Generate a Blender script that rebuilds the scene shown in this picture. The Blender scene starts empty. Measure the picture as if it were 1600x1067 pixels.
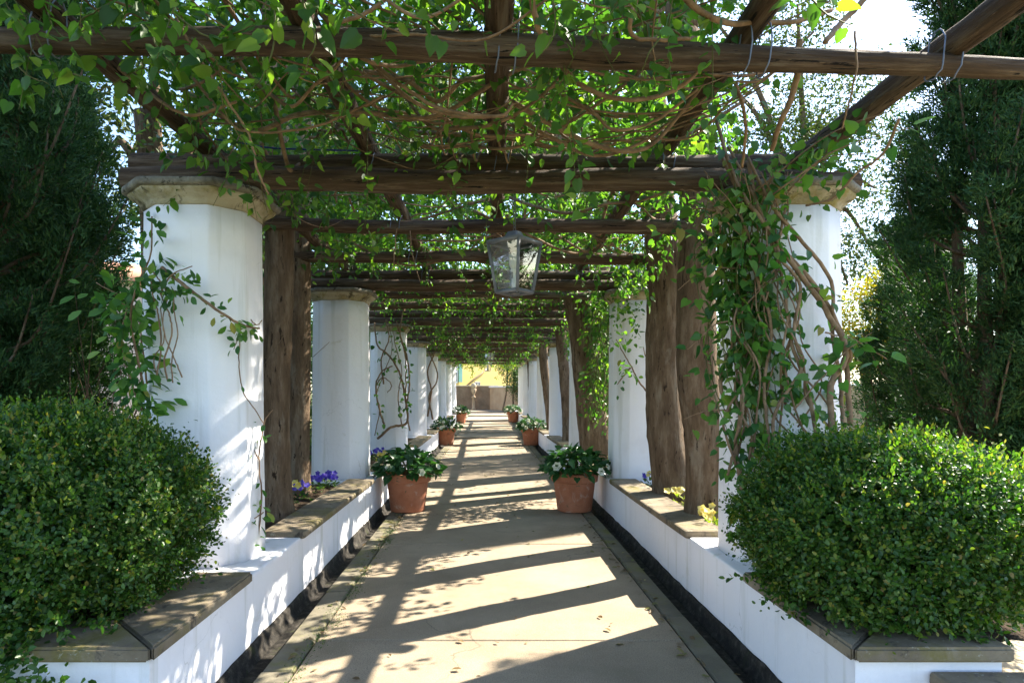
import bpy, bmesh, math, random
import numpy as np
from mathutils import Vector, Matrix

random.seed(11)
rng = np.random.default_rng(11)
scene = bpy.context.scene
C = scene.collection
R = math.radians

# ------------------------------------------------------------------ camera, sky, sun, exposure
cam_d = bpy.data.cameras.new('camera')
cam_d.sensor_width = 36.0
cam_d.lens = 22.5
cam_d.shift_x = 0.025
cam_d.shift_y = 0.0510
cam_d.clip_start = 0.05
cam_d.clip_end = 3000
cam = bpy.data.objects.new('camera', cam_d)
cam.location = (0, 0, 1.5)
cam.rotation_euler = (R(90), 0, 0)
C.objects.link(cam)
scene.camera = cam

SUN = Vector((0.92, 0.60, 1.0)).normalized()
world = bpy.data.worlds.new('World')
scene.world = world
world.use_nodes = True
wn = world.node_tree
sky = wn.nodes.new('ShaderNodeTexSky')
sky.sky_type = 'NISHITA'
sky.sun_disc = False
sky.sun_elevation = math.asin(SUN.z)
sky.sun_rotation = math.atan2(SUN.x, SUN.y)
sky.air_density = 1.0
sky.dust_density = 0.6
sky.ozone_density = 1.5
bg = wn.nodes['Background']
wn.links.new(sky.outputs[0], bg.inputs[0])
bg.inputs[1].default_value = 0.12
sun_d = bpy.data.lights.new('sun', 'SUN')
sun_d.energy = 5.0
sun_d.angle = R(0.5)
sun_d.color = (1.0, 0.93, 0.80)
sun = bpy.data.objects.new('sun', sun_d)
sun.rotation_euler = SUN.to_track_quat('Z', 'Y').to_euler()
sun.location = (20, 14, 25)
C.objects.link(sun)
scene.view_settings.view_transform = 'Standard'
scene.view_settings.look = 'None'
scene.view_settings.exposure = 2.2
scene.view_settings.gamma = 1.0
scene.view_settings.use_curve_mapping = False
scene.cycles.use_denoising = True
scene.cycles.max_bounces = 8
scene.cycles.diffuse_bounces = 5
scene.cycles.transmission_bounces = 6
scene.cycles.transparent_max_bounces = 8
scene.cycles.sample_clamp_indirect = 6.0

# ------------------------------------------------------------------ materials
def new_mat(name):
    m = bpy.data.materials.new(name)
    m.use_nodes = True
    nt = m.node_tree
    nt.nodes.clear()
    out = nt.nodes.new('ShaderNodeOutputMaterial')
    return m, nt, out

def ramp(nt, fac, stops):
    r = nt.nodes.new('ShaderNodeValToRGB')
    e = r.color_ramp.elements
    while len(e) < len(stops):
        e.new(0.5)
    for k, (p, c) in enumerate(stops):
        e[k].position = p
        e[k].color = (c[0], c[1], c[2], 1) if len(c) == 3 else c
    nt.links.new(fac, r.inputs[0])
    return r.outputs[0]

def noise(nt, vec, scale, detail=6, rough=0.6, dist=0.0):
    n = nt.nodes.new('ShaderNodeTexNoise')
    n.inputs['Scale'].default_value = scale
    n.inputs['Detail'].default_value = detail
    n.inputs['Roughness'].default_value = rough
    n.inputs['Distortion'].default_value = dist
    nt.links.new(vec, n.inputs['Vector'])
    return n.outputs[0]

def coords(nt, sc=(1, 1, 1), per_object=True):
    tc = nt.nodes.new('ShaderNodeTexCoord')
    mp = nt.nodes.new('ShaderNodeMapping')
    mp.inputs['Scale'].default_value = sc
    nt.links.new(tc.outputs['Object'], mp.inputs['Vector'])
    if per_object:
        oi = nt.nodes.new('ShaderNodeObjectInfo')
        ml = nt.nodes.new('ShaderNodeMath'); ml.operation = 'MULTIPLY'
        ml.inputs[1].default_value = 37.0
        nt.links.new(oi.outputs['Random'], ml.inputs[0])
        nt.links.new(ml.outputs[0], mp.inputs['Location'])
    return mp.outputs[0]

def mixc(nt, fac, a, b, mode='MIX'):
    m = nt.nodes.new('ShaderNodeMix')
    m.data_type = 'RGBA'
    m.blend_type = mode
    if isinstance(fac, (int, float)):
        m.inputs[0].default_value = fac
    else:
        nt.links.new(fac, m.inputs[0])
    for s, v in ((6, a), (7, b)):
        if isinstance(v, tuple):
            m.inputs[s].default_value = (v[0], v[1], v[2], 1)
        else:
            nt.links.new(v, m.inputs[s])
    return m.outputs[2]

def bump(nt, h, strength, dist=0.02):
    b = nt.nodes.new('ShaderNodeBump')
    b.inputs['Strength'].default_value = strength
    b.inputs['Distance'].default_value = dist
    nt.links.new(h, b.inputs['Height'])
    return b.outputs[0]

def principled(nt, out, col, rough=0.8, normal=None, spec=0.3, metallic=0.0):
    p = nt.nodes.new('ShaderNodeBsdfPrincipled')
    if isinstance(col, tuple):
        p.inputs['Base Color'].default_value = (col[0], col[1], col[2], 1)
    else:
        nt.links.new(col, p.inputs['Base Color'])
    p.inputs['Roughness'].default_value = rough
    p.inputs['Specular IOR Level'].default_value = spec
    p.inputs['Metallic'].default_value = metallic
    if normal is not None:
        nt.links.new(normal, p.inputs['Normal'])
    nt.links.new(p.outputs[0], out.inputs[0])
    return p

def surf(name, stops, scale, sc=(1, 1, 1), rough=0.85, bscale=60, bstr=0.3, bdist=0.01, stain=None, dist=0.0, spec=0.3, metallic=0.0, per_object=True):
    m, nt, out = new_mat(name)
    v = coords(nt, sc, per_object)
    col = ramp(nt, noise(nt, v, scale, 8, 0.65, dist), stops)
    if stain:
        for (sscale, lo, hi, c) in stain:
            f = ramp(nt, noise(nt, v, sscale, 6, 0.7, 0.5), [(lo, (0, 0, 0)), (hi, (1, 1, 1))])
            col = mixc(nt, f, col, c)
    h = noise(nt, v, bscale, 6, 0.7)
    principled(nt, out, col, rough, bump(nt, h, bstr, bdist), spec, metallic)
    return m

def leaf_mat(name, stops, trans=0.35, rough=0.45, tcol=(1.5, 1.9, 0.6), spec=0.35):
    m, nt, out = new_mat(name)
    geo = nt.nodes.new('ShaderNodeNewGeometry')
    oi = nt.nodes.new('ShaderNodeObjectInfo')
    ad = nt.nodes.new('ShaderNodeMath'); ad.operation = 'ADD'
    nt.links.new(geo.outputs['Random Per Island'], ad.inputs[0])
    nt.links.new(oi.outputs['Random'], ad.inputs[1])
    fr = nt.nodes.new('ShaderNodeMath'); fr.operation = 'FRACT'
    nt.links.new(ad.outputs[0], fr.inputs[0])
    col = ramp(nt, fr.outputs[0], stops)
    p = nt.nodes.new('ShaderNodeBsdfPrincipled')
    nt.links.new(col, p.inputs['Base Color'])
    p.inputs['Roughness'].default_value = rough
    p.inputs['Specular IOR Level'].default_value = spec
    t = nt.nodes.new('ShaderNodeBsdfTranslucent')
    tc = mixc(nt, 1.0, col, tcol, 'MULTIPLY')
    nt.links.new(tc, t.inputs[0])
    mx = nt.nodes.new('ShaderNodeMixShader')
    mx.inputs[0].default_value = trans
    nt.links.new(p.outputs[0], mx.inputs[1])
    nt.links.new(t.outputs[0], mx.inputs[2])
    nt.links.new(mx.outputs[0], out.inputs[0])
    return m

M = {}
def stucco(name, per_object):
    m, nt, out = new_mat(name)
    v = coords(nt, (1, 1, 1), per_object)
    vs = coords(nt, (9, 9, .5), per_object)
    col = ramp(nt, noise(nt, v, 1.6, 8, .65), [(.2, (.70, .68, .70)), (.45, (.81, .795, .82)), (.7, (.83, .82, .84))])
    f = ramp(nt, noise(nt, vs, 1.0, 5, .6), [(.56, (0, 0, 0)), (.74, (1, 1, 1))])
    col = mixc(nt, f, col, (.62, .61, .58))
    f = ramp(nt, noise(nt, v, 3.2, 6, .7, .5), [(.64, (0, 0, 0)), (.78, (1, 1, 1))])
    col = mixc(nt, f, col, (.60, .575, .50))
    vo = nt.nodes.new('ShaderNodeTexVoronoi'); vo.feature = 'DISTANCE_TO_EDGE'; vo.inputs['Scale'].default_value = 1.3
    ds = nt.nodes.new('ShaderNodeVectorMath'); ds.operation = 'ADD'
    nz = nt.nodes.new('ShaderNodeTexNoise'); nz.inputs['Scale'].default_value = 3.0; nz.inputs['Detail'].default_value = 4
    nt.links.new(v, nz.inputs['Vector']); nt.links.new(v, ds.inputs[0])
    sc_ = nt.nodes.new('ShaderNodeVectorMath'); sc_.operation = 'SCALE'; sc_.inputs['Scale'].default_value = .45
    nt.links.new(nz.outputs[1], sc_.inputs[0]); nt.links.new(sc_.outputs[0], ds.inputs[1])
    nt.links.new(ds.outputs[0], vo.inputs['Vector'])
    crack = ramp(nt, vo.outputs['Distance'], [(0.0, (1, 1, 1)), (0.0035, (0, 0, 0))])
    msk = ramp(nt, noise(nt, v, .9, 3, .5), [(.54, (0, 0, 0)), (.64, (.4, .4, .4))])
    cm = mixc(nt, 1.0, crack, msk, 'MULTIPLY')
    col = mixc(nt, cm, col, (.30, .29, .27))
    h1 = noise(nt, v, 22, 6, .7)
    h2 = noise(nt, v, 5, 3, .5)
    ad = nt.nodes.new('ShaderNodeMath'); ad.operation = 'MULTIPLY_ADD'; ad.inputs[1].default_value = 2.0
    nt.links.new(h2, ad.inputs[0]); nt.links.new(h1, ad.inputs[2])
    principled(nt, out, col, .9, bump(nt, ad.outputs[0], .3, .014), .2)
    return m
M['white'] = stucco('whitewash', True)
M['white_wall'] = stucco('whitewashed_wall', False)
M['stone_cap'] = surf('capital_stone', [(0.25, (0.16, 0.14, 0.09)), (0.5, (0.42, 0.37, 0.27)), (0.75, (0.52, 0.48, 0.38))], 4.5, rough=0.95, bscale=40, bstr=0.55, bdist=0.02,
                      stain=[(3.0, 0.48, 0.62, (0.24, 0.20, 0.07)), (7.0, 0.54, 0.62, (0.11, 0.095, 0.06))], spec=0.15)
M['abacus'] = surf('abacus_stone', [(0.25, (0.07, 0.062, 0.05)), (0.5, (0.22, 0.20, 0.16)), (0.75, (0.38, 0.35, 0.29))], 7, rough=0.95, bscale=50, bstr=0.8, bdist=0.02,
                   stain=[(14, 0.56, 0.64, (0.05, 0.045, 0.035))], spec=0.15)
M['coping'] = surf('coping_stone', [(0.25, (0.095, 0.075, 0.052)), (0.5, (0.185, 0.148, 0.102)), (0.75, (0.29, 0.24, 0.165))], 3.0, rough=0.9, bscale=45, bstr=0.45, bdist=0.012,
                   stain=[(2.2, 0.50, 0.66, (0.16, 0.135, 0.045)), (9.0, 0.56, 0.66, (0.06, 0.052, 0.042)), (26, 0.60, 0.68, (0.30, 0.28, 0.22))], spec=0.2)
def path_mat():
    m, nt, out = new_mat('path_stone')
    v = coords(nt, (1, 1, 1), False)
    col = ramp(nt, noise(nt, v, 1.1, 9, .7), [(.25, (.200, .150, .098)), (.5, (.300, .233, .158)), (.75, (.395, .314, .218))])
    f = ramp(nt, noise(nt, v, .8, 6, .7, .6), [(.54, (0, 0, 0)), (.72, (.8, .8, .8))])
    col = mixc(nt, f, col, (.20, .165, .10))
    f = ramp(nt, noise(nt, v, 140, 3, .6), [(.42, (1, 1, 1)), (.52, (0, 0, 0))])
    f2 = mixc(nt, .55, (0., 0., 0.), f)
    col = mixc(nt, f2, col, (.15, .12, .085))
    f = ramp(nt, noise(nt, v, 190, 2, .6), [(.60, (0, 0, 0)), (.70, (.6, .6, .6))])
    col = mixc(nt, f, col, (.50, .44, .35))
    f = ramp(nt, noise(nt, v, 7, 6, .75, .8), [(.66, (0, 0, 0)), (.70, (.7, .7, .7))])
    col = mixc(nt, f, col, (.12, .10, .07))
    vo = nt.nodes.new('ShaderNodeTexVoronoi'); vo.feature = 'DISTANCE_TO_EDGE'; vo.inputs['Scale'].default_value = .55
    ds = nt.nodes.new('ShaderNodeVectorMath'); ds.operation = 'ADD'
    nz = nt.nodes.new('ShaderNodeTexNoise'); nz.inputs['Scale'].default_value = 2.2; nz.inputs['Detail'].default_value = 6
    sc_ = nt.nodes.new('ShaderNodeVectorMath'); sc_.operation = 'SCALE'; sc_.inputs['Scale'].default_value = .8
    nt.links.new(v, nz.inputs['Vector']); nt.links.new(v, ds.inputs[0]); nt.links.new(nz.outputs[1], sc_.inputs[0]); nt.links.new(sc_.outputs[0], ds.inputs[1])
    nt.links.new(ds.outputs[0], vo.inputs['Vector'])
    cr = ramp(nt, vo.outputs['Distance'], [(0, (.8, .8, .8)), (.005, (0, 0, 0))])
    ms = ramp(nt, noise(nt, v, .45, 3, .5), [(.48, (0, 0, 0)), (.56, (1, 1, 1))])
    col = mixc(nt, mixc(nt, 1.0, cr, ms, 'MULTIPLY'), col, (.09, .075, .055))
    principled(nt, out, col, .85, bump(nt, noise(nt, v, 110, 5, .75), .5, .006), .25)
    return m
M['slab'] = path_mat()
M['kerb'] = surf('kerb_stone', [(0.2, (0.09, 0.08, 0.06)), (0.5, (0.16, 0.14, 0.10)), (0.8, (0.24, 0.21, 0.15))], 2.5, rough=0.9, bscale=70, bstr=0.5, bdist=0.01,
                 stain=[(3.0, 0.52, 0.66, (0.17, 0.16, 0.06))], spec=0.2)
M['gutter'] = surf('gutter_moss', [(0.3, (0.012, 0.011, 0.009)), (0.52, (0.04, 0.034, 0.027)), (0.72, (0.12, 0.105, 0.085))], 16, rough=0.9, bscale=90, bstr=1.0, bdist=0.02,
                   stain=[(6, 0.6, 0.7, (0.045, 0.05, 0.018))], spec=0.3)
M['soil'] = surf('soil', [(0.3, (0.03, 0.02, 0.013)), (0.7, (0.085, 0.06, 0.038))], 12, rough=1.0, bscale=40, bstr=1.0, bdist=0.03, spec=0.1)
M['ground'] = surf('ground_soil', [(0.3, (0.06, 0.07, 0.025)), (0.55, (0.10, 0.11, 0.04)), (0.75, (0.16, 0.13, 0.08))], 0.8, rough=1.0, bscale=30, bstr=0.8, bdist=0.04, spec=0.1, per_object=False)
M['terrace'] = surf('terrace_stone', [(0.25, (0.36, 0.29, 0.19)), (0.6, (0.48, 0.40, 0.27)), (0.8, (0.54, 0.46, 0.33))], 2.0, rough=0.9, bscale=60, bstr=0.4, bdist=0.008,
                    stain=[(2.5, 0.55, 0.7, (0.24, 0.20, 0.12))], spec=0.2)
M['log'] = surf('log_bark', [(0.25, (0.034, 0.021, 0.013)), (0.5, (0.105, 0.067, 0.042)), (0.78, (0.26, 0.19, 0.13))], 2.2, sc=(1.0, 14, 14), rough=0.85, bscale=5.0, bstr=1.0, bdist=0.035,
                stain=[(1.1, 0.55, 0.70, (0.20, 0.165, 0.125)), (2.6, 0.60, 0.63, (0.008, 0.006, 0.005)), (5.0, 0.64, 0.67, (0.30, 0.20, 0.12))], spec=0.25)
M['trunk'] = surf('trunk_bark', [(0.25, (0.055, 0.035, 0.02)), (0.5, (0.14, 0.095, 0.06)), (0.75, (0.25, 0.19, 0.13))], 2.0, sc=(7, 7, 1.5), rough=0.95, bscale=6, bstr=0.9, bdist=0.03,
                  stain=[(1.0, 0.56, 0.72, (0.24, 0.20, 0.15)), (3.2, 0.60, 0.64, (0.03, 0.02, 0.013)), (.7, .60, .66, (.05, .035, .022))], spec=0.15)
M['vine'] = surf('vine_bark', [(0.3, (0.10, 0.06, 0.035)), (0.7, (0.33, 0.215, 0.13))], 14, rough=0.85, bscale=90, bstr=0.5, bdist=0.004, spec=0.2)
M['green_stem'] = surf('green_stem', [(0.3, (0.06, 0.08, 0.02)), (0.7, (0.13, 0.12, 0.04))], 14, rough=0.7, bscale=90, bstr=0.2, bdist=0.004)
M['terracotta'] = surf('terracotta', [(0.25, (0.28, 0.10, 0.05)), (0.5, (0.40, 0.155, 0.08)), (0.8, (0.48, 0.22, 0.13))], 4.0, rough=0.85, bscale=80, bstr=0.2, bdist=0.004,
                       stain=[(5.5, 0.56, 0.70, (0.50, 0.36, 0.28)), (3.0, .58, .70, (.20, .075, .045)), (8, .62, .66, (.14, .11, .06))], spec=0.25)
M['iron'] = surf('painted_iron', [(0.3, (0.11, 0.115, 0.13)), (0.7, (0.20, 0.205, 0.23))], 12, rough=0.5, bscale=120, bstr=0.15, bdist=0.002, spec=0.5)
M['wire'] = surf('tie_wire', [(0.3, (0.10, 0.12, 0.17)), (0.7, (0.20, 0.23, 0.32))], 20, rough=0.5, bscale=120, bstr=0.1, bdist=0.002)
M['cable'] = surf('cable', [(0.3, (0.01, 0.02, 0.10)), (0.7, (0.02, 0.04, 0.18))], 20, rough=0.5, bscale=120, bstr=0.1, bdist=0.002)
M['bulb'] = surf('opal_bulb', [(0.3, (0.70, 0.68, 0.62)), (0.7, (0.76, 0.74, 0.68))], 3, rough=0.3, bscale=10, bstr=0.0)
M['pink'] = surf('pink_plaster', [(0.3, (0.62, 0.47, 0.40)), (0.7, (0.72, 0.58, 0.50))], 0.5, rough=0.9, bscale=20, bstr=0.2, spec=0.15)
M['yellow'] = surf('yellow_plaster', [(0.25, (0.62, 0.42, 0.14)), (0.7, (0.74, 0.53, 0.20))], 0.35, rough=0.9, bscale=15, bstr=0.2, stain=[(0.5, 0.62, 0.8, (0.56, 0.36, 0.14))], spec=0.15)
M['trim'] = surf('white_trim', [(0.3, (0.70, 0.69, 0.66)), (0.7, (0.80, 0.79, 0.77))], 2, rough=0.8, bscale=30, bstr=0.1)
M['shutter'] = surf('green_shutter', [(0.3, (0.10, 0.23, 0.20)), (0.7, (0.15, 0.31, 0.27))], 2, rough=0.6, bscale=30, bstr=0.1)
M['roof'] = surf('roof_tile', [(0.3, (0.30, 0.14, 0.08)), (0.7, (0.45, 0.25, 0.16))], 3, rough=0.9, bscale=30, bstr=0.3)
M['brown_wall'] = surf('old_masonry', [(0.3, (0.16, 0.115, 0.075)), (0.7, (0.32, 0.235, 0.16))], 1.5, rough=0.95, bscale=12, bstr=0.8, bdist=0.03, spec=0.1)
M['tan_wall'] = surf('tan_masonry', [(0.3, (0.36, 0.26, 0.16)), (0.7, (0.50, 0.38, 0.25))], 1.5, rough=0.95, bscale=12, bstr=0.6, bdist=0.03, spec=0.1)
m_, nt_, out_ = new_mat('dark_glass'); principled(nt_, out_, (0.02, 0.03, 0.04), 0.08, None, 0.6); M['dark_glass'] = m_
m_, nt_, out_ = new_mat('lantern_glass')
_g = nt_.nodes.new('ShaderNodeBsdfGlossy'); _g.inputs['Roughness'].default_value = 0.02
_t = nt_.nodes.new('ShaderNodeBsdfTransparent'); _t.inputs[0].default_value = (0.90, 0.93, 0.95, 1)
_l = nt_.nodes.new('ShaderNodeLayerWeight'); _l.inputs[0].default_value = 0.5
_p = nt_.nodes.new('ShaderNodeMath'); _p.operation = 'POWER'; _p.inputs[1].default_value = 3.0
nt_.links.new(_l.outputs['Facing'], _p.inputs[0])
_f = nt_.nodes.new('ShaderNodeMath'); _f.operation = 'MULTIPLY_ADD'; _f.inputs[1].default_value = 0.7; _f.inputs[2].default_value = 0.15
nt_.links.new(_p.outputs[0], _f.inputs[0])
_x = nt_.nodes.new('ShaderNodeMixShader')
nt_.links.new(_f.outputs[0], _x.inputs[0]); nt_.links.new(_t.outputs[0], _x.inputs[1]); nt_.links.new(_g.outputs[0], _x.inputs[2])
nt_.links.new(_x.outputs[0], out_.inputs[0]); M['glass'] = m_

M['leaf_vine'] = leaf_mat('vine_leaf', [(0.0, (0.035, 0.085, 0.02)), (0.5, (0.065, 0.145, 0.026)), (0.85, (0.12, 0.21, 0.033)), (1.0, (0.20, 0.28, 0.04))], 0.47)
M['leaf_wall'] = leaf_mat('wall_vine_leaf', [(0.0, (0.026, 0.085, 0.025)), (0.5, (0.055, 0.14, 0.03)), (0.85, (0.11, 0.22, 0.04)), (0.97, (0.17, 0.27, 0.05)), (1.0, (0.25, 0.20, 0.06))], 0.42)
M['leaf_box'] = leaf_mat('box_leaf', [(0.0, (0.020, 0.060, 0.010)), (0.5, (0.038, 0.097, 0.013)), (0.85, (0.075, 0.145, 0.02)), (0.97, (0.17, 0.20, 0.028)), (1.0, (0.24, 0.17, 0.05))], 0.35, 0.4)
M['leaf_yellow'] = leaf_mat('yellow_box_leaf', [(0.0, (0.06, 0.13, 0.016)), (0.6, (0.13, 0.20, 0.024)), (0.9, (0.22, 0.24, 0.035)), (1.0, (0.30, 0.19, 0.05))], 0.4, 0.4)
M['leaf_cypress'] = leaf_mat('cypress_needle', [(0.0, (0.014, 0.044, 0.016)), (0.6, (0.030, 0.078, 0.024)), (1.0, (0.06, 0.105, 0.028))], 0.2, 0.6, spec=0.2)
M['leaf_pine'] = leaf_mat('pine_needle', [(0.0, (0.035, 0.055, 0.015)), (0.6, (0.07, 0.095, 0.025)), (1.0, (0.11, 0.125, 0.04))], 0.2, 0.6, spec=0.2)
M['leaf_tree'] = leaf_mat('tree_leaf', [(0.0, (0.02, 0.055, 0.014)), (0.6, (0.04, 0.09, 0.02)), (1.0, (0.08, 0.13, 0.03))], 0.3)
M['leaf_gold'] = leaf_mat('gold_leaf', [(0.0, (0.18, 0.17, 0.02)), (0.5, (0.30, 0.26, 0.03)), (0.8, (0.45, 0.30, 0.03)), (1.0, (0.50, 0.22, 0.03))], 0.4)
M['leaf_lime'] = leaf_mat('lime_leaf', [(0.0, (0.12, 0.17, 0.02)), (0.6, (0.22, 0.26, 0.03)), (1.0, (0.32, 0.31, 0.05))], 0.45)
M['leaf_pot'] = leaf_mat('pot_plant_leaf', [(0.0, (0.018, 0.065, 0.022)), (0.6, (0.035, 0.10, 0.03)), (1.0, (0.06, 0.15, 0.035))], 0.25, 0.4)
M['grass'] = leaf_mat('grass_blade', [(0.0, (0.10, 0.15, 0.02)), (0.6, (0.17, 0.21, 0.03)), (1.0, (0.26, 0.25, 0.06))], 0.35)
M['petal_white'] = leaf_mat('petal_white', [(0.0, (0.62, 0.63, 0.46)), (1.0, (0.78, 0.78, 0.66))], 0.35, 0.6, (1, 1, 1))
M['petal_blue'] = leaf_mat('petal_blue', [(0.0, (0.04, 0.03, 0.32)), (0.7, (0.10, 0.07, 0.50)), (1.0, (0.25, 0.18, 0.60))], 0.35, 0.6, (1, 1, 1))
M['petal_yellow'] = leaf_mat('petal_yellow', [(0.0, (0.62, 0.48, 0.05)), (1.0, (0.75, 0.68, 0.30))], 0.35, 0.6, (1, 1, 1))

# ------------------------------------------------------------------ object helpers
def gz(y):
    return max(0.0, (y - 20.0) * 0.015)

def at(px, py, y):
    """photo pixel (1600 wide) and distance -> point in the place"""
    return Vector(((px - 760.0) * y / 1000.0, y, 1.5 + (615.0 - py) * y / 1000.0))

def tag(o, label=None, cat=None, group=None, kind=None):
    if cat and not kind:
        kind = 'thing'
    for k, v in (('label', label), ('category', cat), ('group', group), ('kind', kind)):
        if v:
            o[k] = v
    return o

def empty(name, loc, label, cat, group=None, rz=0.0):
    o = bpy.data.objects.new(name, None)
    o.location = loc
    o.rotation_euler = (0, 0, rz)
    o.empty_display_size = 0.1
    C.objects.link(o)
    tag(o, label, cat, group)
    return o

def link(name, me, mat=None, parent=None, loc=(0, 0, 0), kind=None, local=False):
    """link a mesh; loc is in the place unless local (then relative to the parent)"""
    o = bpy.data.objects.new(name, me)
    C.objects.link(o)
    if mat is not None and len(me.materials) == 0:
        me.materials.append(mat)
    if parent is not None:
        o.parent = parent
        if local:
            o.location = loc
        else:
            off = Vector((0, 0, 0))
            q = parent
            while q is not None:
                off += Vector(q.location)
                q = q.parent
            o.location = Vector(loc) - off
    else:
        o.location = loc
    if kind:
        o['kind'] = kind
    return o

def copy_tree(o, parent=None):
    c = o.copy()
    C.objects.link(c)
    c.parent = parent
    for ch in list(o.children):
        copy_tree(ch, c)
    return c

def mesh_np(name, V, F, smooth=False):
    """F: (n,k) int array, or a list of such arrays"""
    me = bpy.data.meshes.new(name)
    V = np.asarray(V, dtype=np.float32)
    Fs = F if isinstance(F, list) else [F]
    Fs = [np.asarray(f, dtype=np.int32) for f in Fs if len(f)]
    me.vertices.add(len(V))
    me.vertices.foreach_set('co', V.ravel())
    nl = sum(f.size for f in Fs)
    nf = sum(len(f) for f in Fs)
    me.loops.add(nl)
    me.loops.foreach_set('vertex_index', np.concatenate([f.ravel() for f in Fs]))
    me.polygons.add(nf)
    tot = np.concatenate([np.full(len(f), f.shape[1], dtype=np.int32) for f in Fs])
    st = np.concatenate([[0], np.cumsum(tot)[:-1]]).astype(np.int32)
    me.polygons.foreach_set('loop_start', st)
    me.polygons.foreach_set('loop_total', tot)
    if smooth:
        me.polygons.foreach_set('use_smooth', np.ones(nf, dtype=bool))
    me.update(calc_edges=True)
    return me

def box_mesh(name, x0, x1, y0, y1, z0, z1, bev=0.01, segs=1, jitter=0.0, cuts=0):
    bm = bmesh.new()
    bmesh.ops.create_cube(bm, size=1.0)
    for v in bm.verts:
        v.co = Vector(((x0 + x1) / 2 + v.co.x * (x1 - x0), (y0 + y1) / 2 + v.co.y * (y1 - y0), (z0 + z1) / 2 + v.co.z * (z1 - z0)))
    if cuts:
        long_e = [e for e in bm.edges if abs(e.verts[0].co.y - e.verts[1].co.y) > 0.5 * (y1 - y0)]
        bmesh.ops.subdivide_edges(bm, edges=long_e, cuts=cuts, use_grid_fill=True)
    if jitter:
        for v in bm.verts:
            v.co += Vector((random.uniform(-jitter, jitter), random.uniform(-jitter, jitter), random.uniform(-jitter, jitter)))
    if bev:
        ed = [e for e in bm.edges if len(e.link_faces) == 2 and e.link_faces[0].normal.dot(e.link_faces[1].normal) < 0.7]
        bm.normal_update()
        ed = [e for e in bm.edges if len(e.link_faces) == 2 and e.link_faces[0].normal.dot(e.link_faces[1].normal) < 0.7]
        bmesh.ops.bevel(bm, geom=ed, offset=bev, segments=segs, affect='EDGES', profile=0.5)
    me = bpy.data.meshes.new(name)
    bm.to_mesh(me)
    bm.free()
    return me

def loft(rings, cap=True):
    """rings: list of (n,3) arrays -> V, [quads] (+ caps as triangle fans)"""
    n = len(rings[0])
    V = np.concatenate(rings)
    F = []
    for k in range(len(rings) - 1):
        a = k * n + np.arange(n)
        b = k * n + (np.arange(n) + 1) % n
        F.append(np.stack([a, b, b + n, a + n], 1))
    F = [np.concatenate(F)]
    if cap:
        c0, c1 = len(V), len(V) + 1
        V = np.concatenate([V, [rings[0].mean(0)], [rings[-1].mean(0)]])
        i = np.arange(n)
        j = (i + 1) % n
        F.append(np.stack([np.full(n, c0), j, i], 1))
        m = (len(rings) - 1) * n
        F.append(np.stack([np.full(n, c1), m + i, m + j], 1))
    return V, F

def smooth_path(pts, per=6):
    """Catmull-Rom through the points"""
    P = [np.array(p, float) for p in pts]
    if len(P) < 3:
        return np.array([P[0] + (P[-1] - P[0]) * t for t in np.linspace(0, 1, per + 1)])
    P = [2 * P[0] - P[1]] + P + [2 * P[-1] - P[-2]]
    out = []
    for k in range(1, len(P) - 2):
        for t in np.linspace(0, 1, per, endpoint=False):
            a, b, c, d = P[k - 1], P[k], P[k + 1], P[k + 2]
            out.append(0.5 * (2 * b + (c - a) * t + (2 * a - 5 * b + 4 * c - d) * t * t + (3 * b - a - 3 * c + d) * t ** 3))
    out.append(P[-2])
    return np.array(out)

def tube(path, r, n=6, lump=0.0, seed=0):
    """r: number or array along path -> V, F list"""
    P = np.asarray(path, float)
    m = len(P)
    r = np.full(m, r) if np.isscalar(r) else np.interp(np.linspace(0, 1, m), np.linspace(0, 1, len(r)), r)
    T = np.gradient(P, axis=0)
    T /= np.linalg.norm(T, axis=1, keepdims=True) + 1e-9
    up = np.array([0, 0, 1.0]) if abs(T[0, 2]) < 0.9 else np.array([1.0, 0, 0])
    u = np.cross(T[0], up); u /= np.linalg.norm(u)
    g = np.random.default_rng(seed)
    ph = g.uniform(0, 6.28, (6, 3))
    ang = np.linspace(0, 2 * math.pi, n, endpoint=False)
    rings = []
    s = 0.0
    for k in range(m):
        if k:
            s += np.linalg.norm(P[k] - P[k - 1])
        u = u - T[k] * np.dot(u, T[k]); u /= np.linalg.norm(u) + 1e-9
        v = np.cross(T[k], u)
        rr = r[k] * np.ones(n)
        if lump:
            q = 0
            for a in range(6):
                q = q + np.sin(ang * (1 + a % 3) + ph[a, 0] + s * (1.2 + a * 1.7) * (1 if a % 2 else -1) + ph[a, 1]) * (0.5 / (1 + a * 0.5))
            rr = rr * (1 + lump * q)
        rings.append(P[k] + np.outer(np.cos(ang) * rr, u) + np.outer(np.sin(ang) * rr, v))
    return loft(rings)

def join_parts(L):
    """[(V, [F...])] -> one V, F list"""
    Vs, Fs, o = [], {}, 0
    for V, F in L:
        Vs.append(V)
        for f in (F if isinstance(F, list) else [F]):
            f = np.asarray(f)
            Fs.setdefault(f.shape[1], []).append(f + o)
        o += len(V)
    return np.concatenate(Vs), [np.concatenate(f) for f in Fs.values()]

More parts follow.
